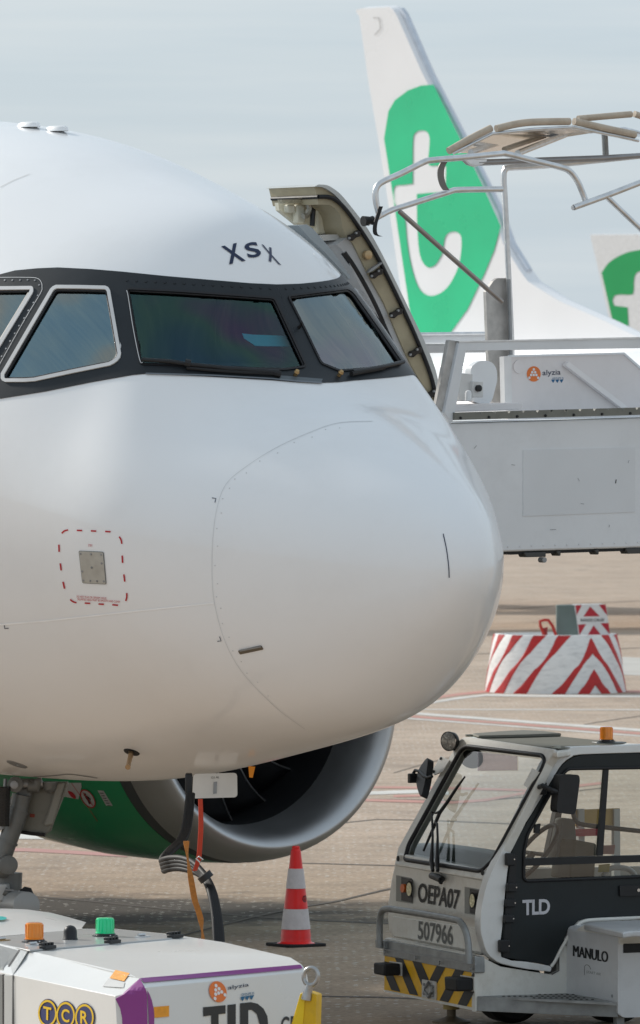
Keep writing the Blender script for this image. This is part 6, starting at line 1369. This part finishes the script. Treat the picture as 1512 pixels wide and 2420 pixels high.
jk = obj('jack_foot', MB().lathe([(0, .125), (.012, .125), (.02, .10), (.035, .05), (.045, .03), (.09, .03)], jf, (0, 0, 1), 36, cap0=True), mat('jack_brown', (.16, .12, .075), .6, .2, .15, 20), van, smooth=40)
obj('jack_leg', MB().lathe([(.09, .055), (.4, .055)], jf, (0, 0, 1), 28, cap0=True), mat('jack_yellow', (.42, .30, .10), .5, 0, .15, 12), jk, smooth=40)
# far side of the cab and interior seen through the glass
fs_ = SPn(-1.25)
obj('far_side_panel', flat(fs_, T3([(640, 880), (1512, 860), (1800, 850), (1800, 1200), (640, 1250)]), thick=.04), mat('interior_pale', (.30, .30, .28), .6), van, smooth=0)
obj('dashboard', MB().prism([FWp.shift(-.10)(*p) for p in T3([(262, 822), (300, 735), (560, 770), (720, 800), (650, 880)])], -FT*.20), mat('dash_grey', (.22, .25, .24), .6), van, bevel=.02)
obj('far_pillar', flat(SPn(-.75), T3([(1062, 545), (1092, 560), (1052, 805), (1008, 805)]), thick=.06), M_plast, van, smooth=0)
obj('seat_back', flat(SPn(-.55), T3(rrect([(1098, 600), (1160, 604), (1175, 830), (1050, 830)], 18)), thick=.12), mat('seat_grey', (.16, .165, .155), .7), van, smooth=30, bevel=.03)
ctl = obj('control_console', MB().prism([SPn(-.35)(*p) for p in T3([(1160, 716), (1280, 738), (1268, 930), (1130, 930)])], -SNv*.3), mat('console_olive', (.09, .09, .06), .6), van, bevel=.015)
bd = obj('engine_cover_board', flat(SPn(-.95), T3([(1165, 556), (1402, 547), (1402, 660), (1165, 645)]), thick=.03), mat('amber_board', (.52, .34, .10), .6, 0, .1, 10), van, smooth=0)
for x in (1180, 1372): obj('board_post', flat(SPn(-.93), T3([(x, 552), (x+32, 550), (x+34, 950), (x, 950)]), thick=.04), mat('post_pale', (.52, .53, .52), .5), bd, smooth=0)
obj('red_white_tape', flat(SPn(-.9), T3([(1100, 662), (1300, 655), (1300, 695), (1100, 700)]), thick=.01), mat('tape_red', (.45, .04, .06), .5), bd, smooth=0)
obj('grab_rail', MB().tube([SPn(-.45)(*p) for p in T3(sm2([(1150, 560), (1158, 600), (1185, 630), (1280, 645), (1400, 658), (1600, 680)], 3))], .016, 10), M_plast, van, smooth=60)
obj('label_plate', flat(SPn(-.30), T3([(1312, 748), (1378, 745), (1372, 795), (1310, 795)]), thick=.004), mat('label_red_white', (.55, .25, .23), .6), van, smooth=0)
obj('warning_plate', flat(SPn(-.30), T3([(1290, 852), (1350, 846), (1345, 890), (1286, 892)]), thick=.004), mat('label_yellow', (.60, .48, .12), .6), van, smooth=0)
obj('hand_wheel', MB().tube([SPn(-.32)(*p) for p in T3(sm2([(1312, 915), (1330, 885), (1370, 868), (1440, 872), (1480, 900), (1490, 930)], 4))], .018, 8), M_ring, van, smooth=60)
swc = SPn(-.55)(*t3(935, 790)); ax1 = SNv; ax2 = Vector((.25, .1, .96)).normalized(); wr = .19
stw = obj('steering_wheel', MB().tube([swc+(ax1*math.cos(t)+ax2*math.sin(t)*1.0)*wr+FT*(-.1*math.sin(t)) for t in [2*math.pi*k/36 for k in range(36)]], .016, 10, closed=True), M_plast, van, smooth=60)
obj('wheel_spoke', MB().tube([swc-ax1*wr*.95, swc, swc+ax1*wr*.95], .014, 8), M_plast, stw); obj('wheel_column', MB().tube([swc, swc+FT*.3+Vector((0, 0, -.3))], .022, 10), M_plast, stw)
obj('cab_floor', MB().prism([G(*p, z=.55) for p in []] or [CO+FT*(-.2)+Vector((0, 0, .45)), CO+FT*(-1.6)+Vector((0, 0, .45)), CO+FT*(-1.6)-SNv*1.25+Vector((0, 0, .45)), CO+FT*(-.2)-SNv*1.25+Vector((0, 0, .45))], Vector((0, 0, -.04))), M_charc, van)
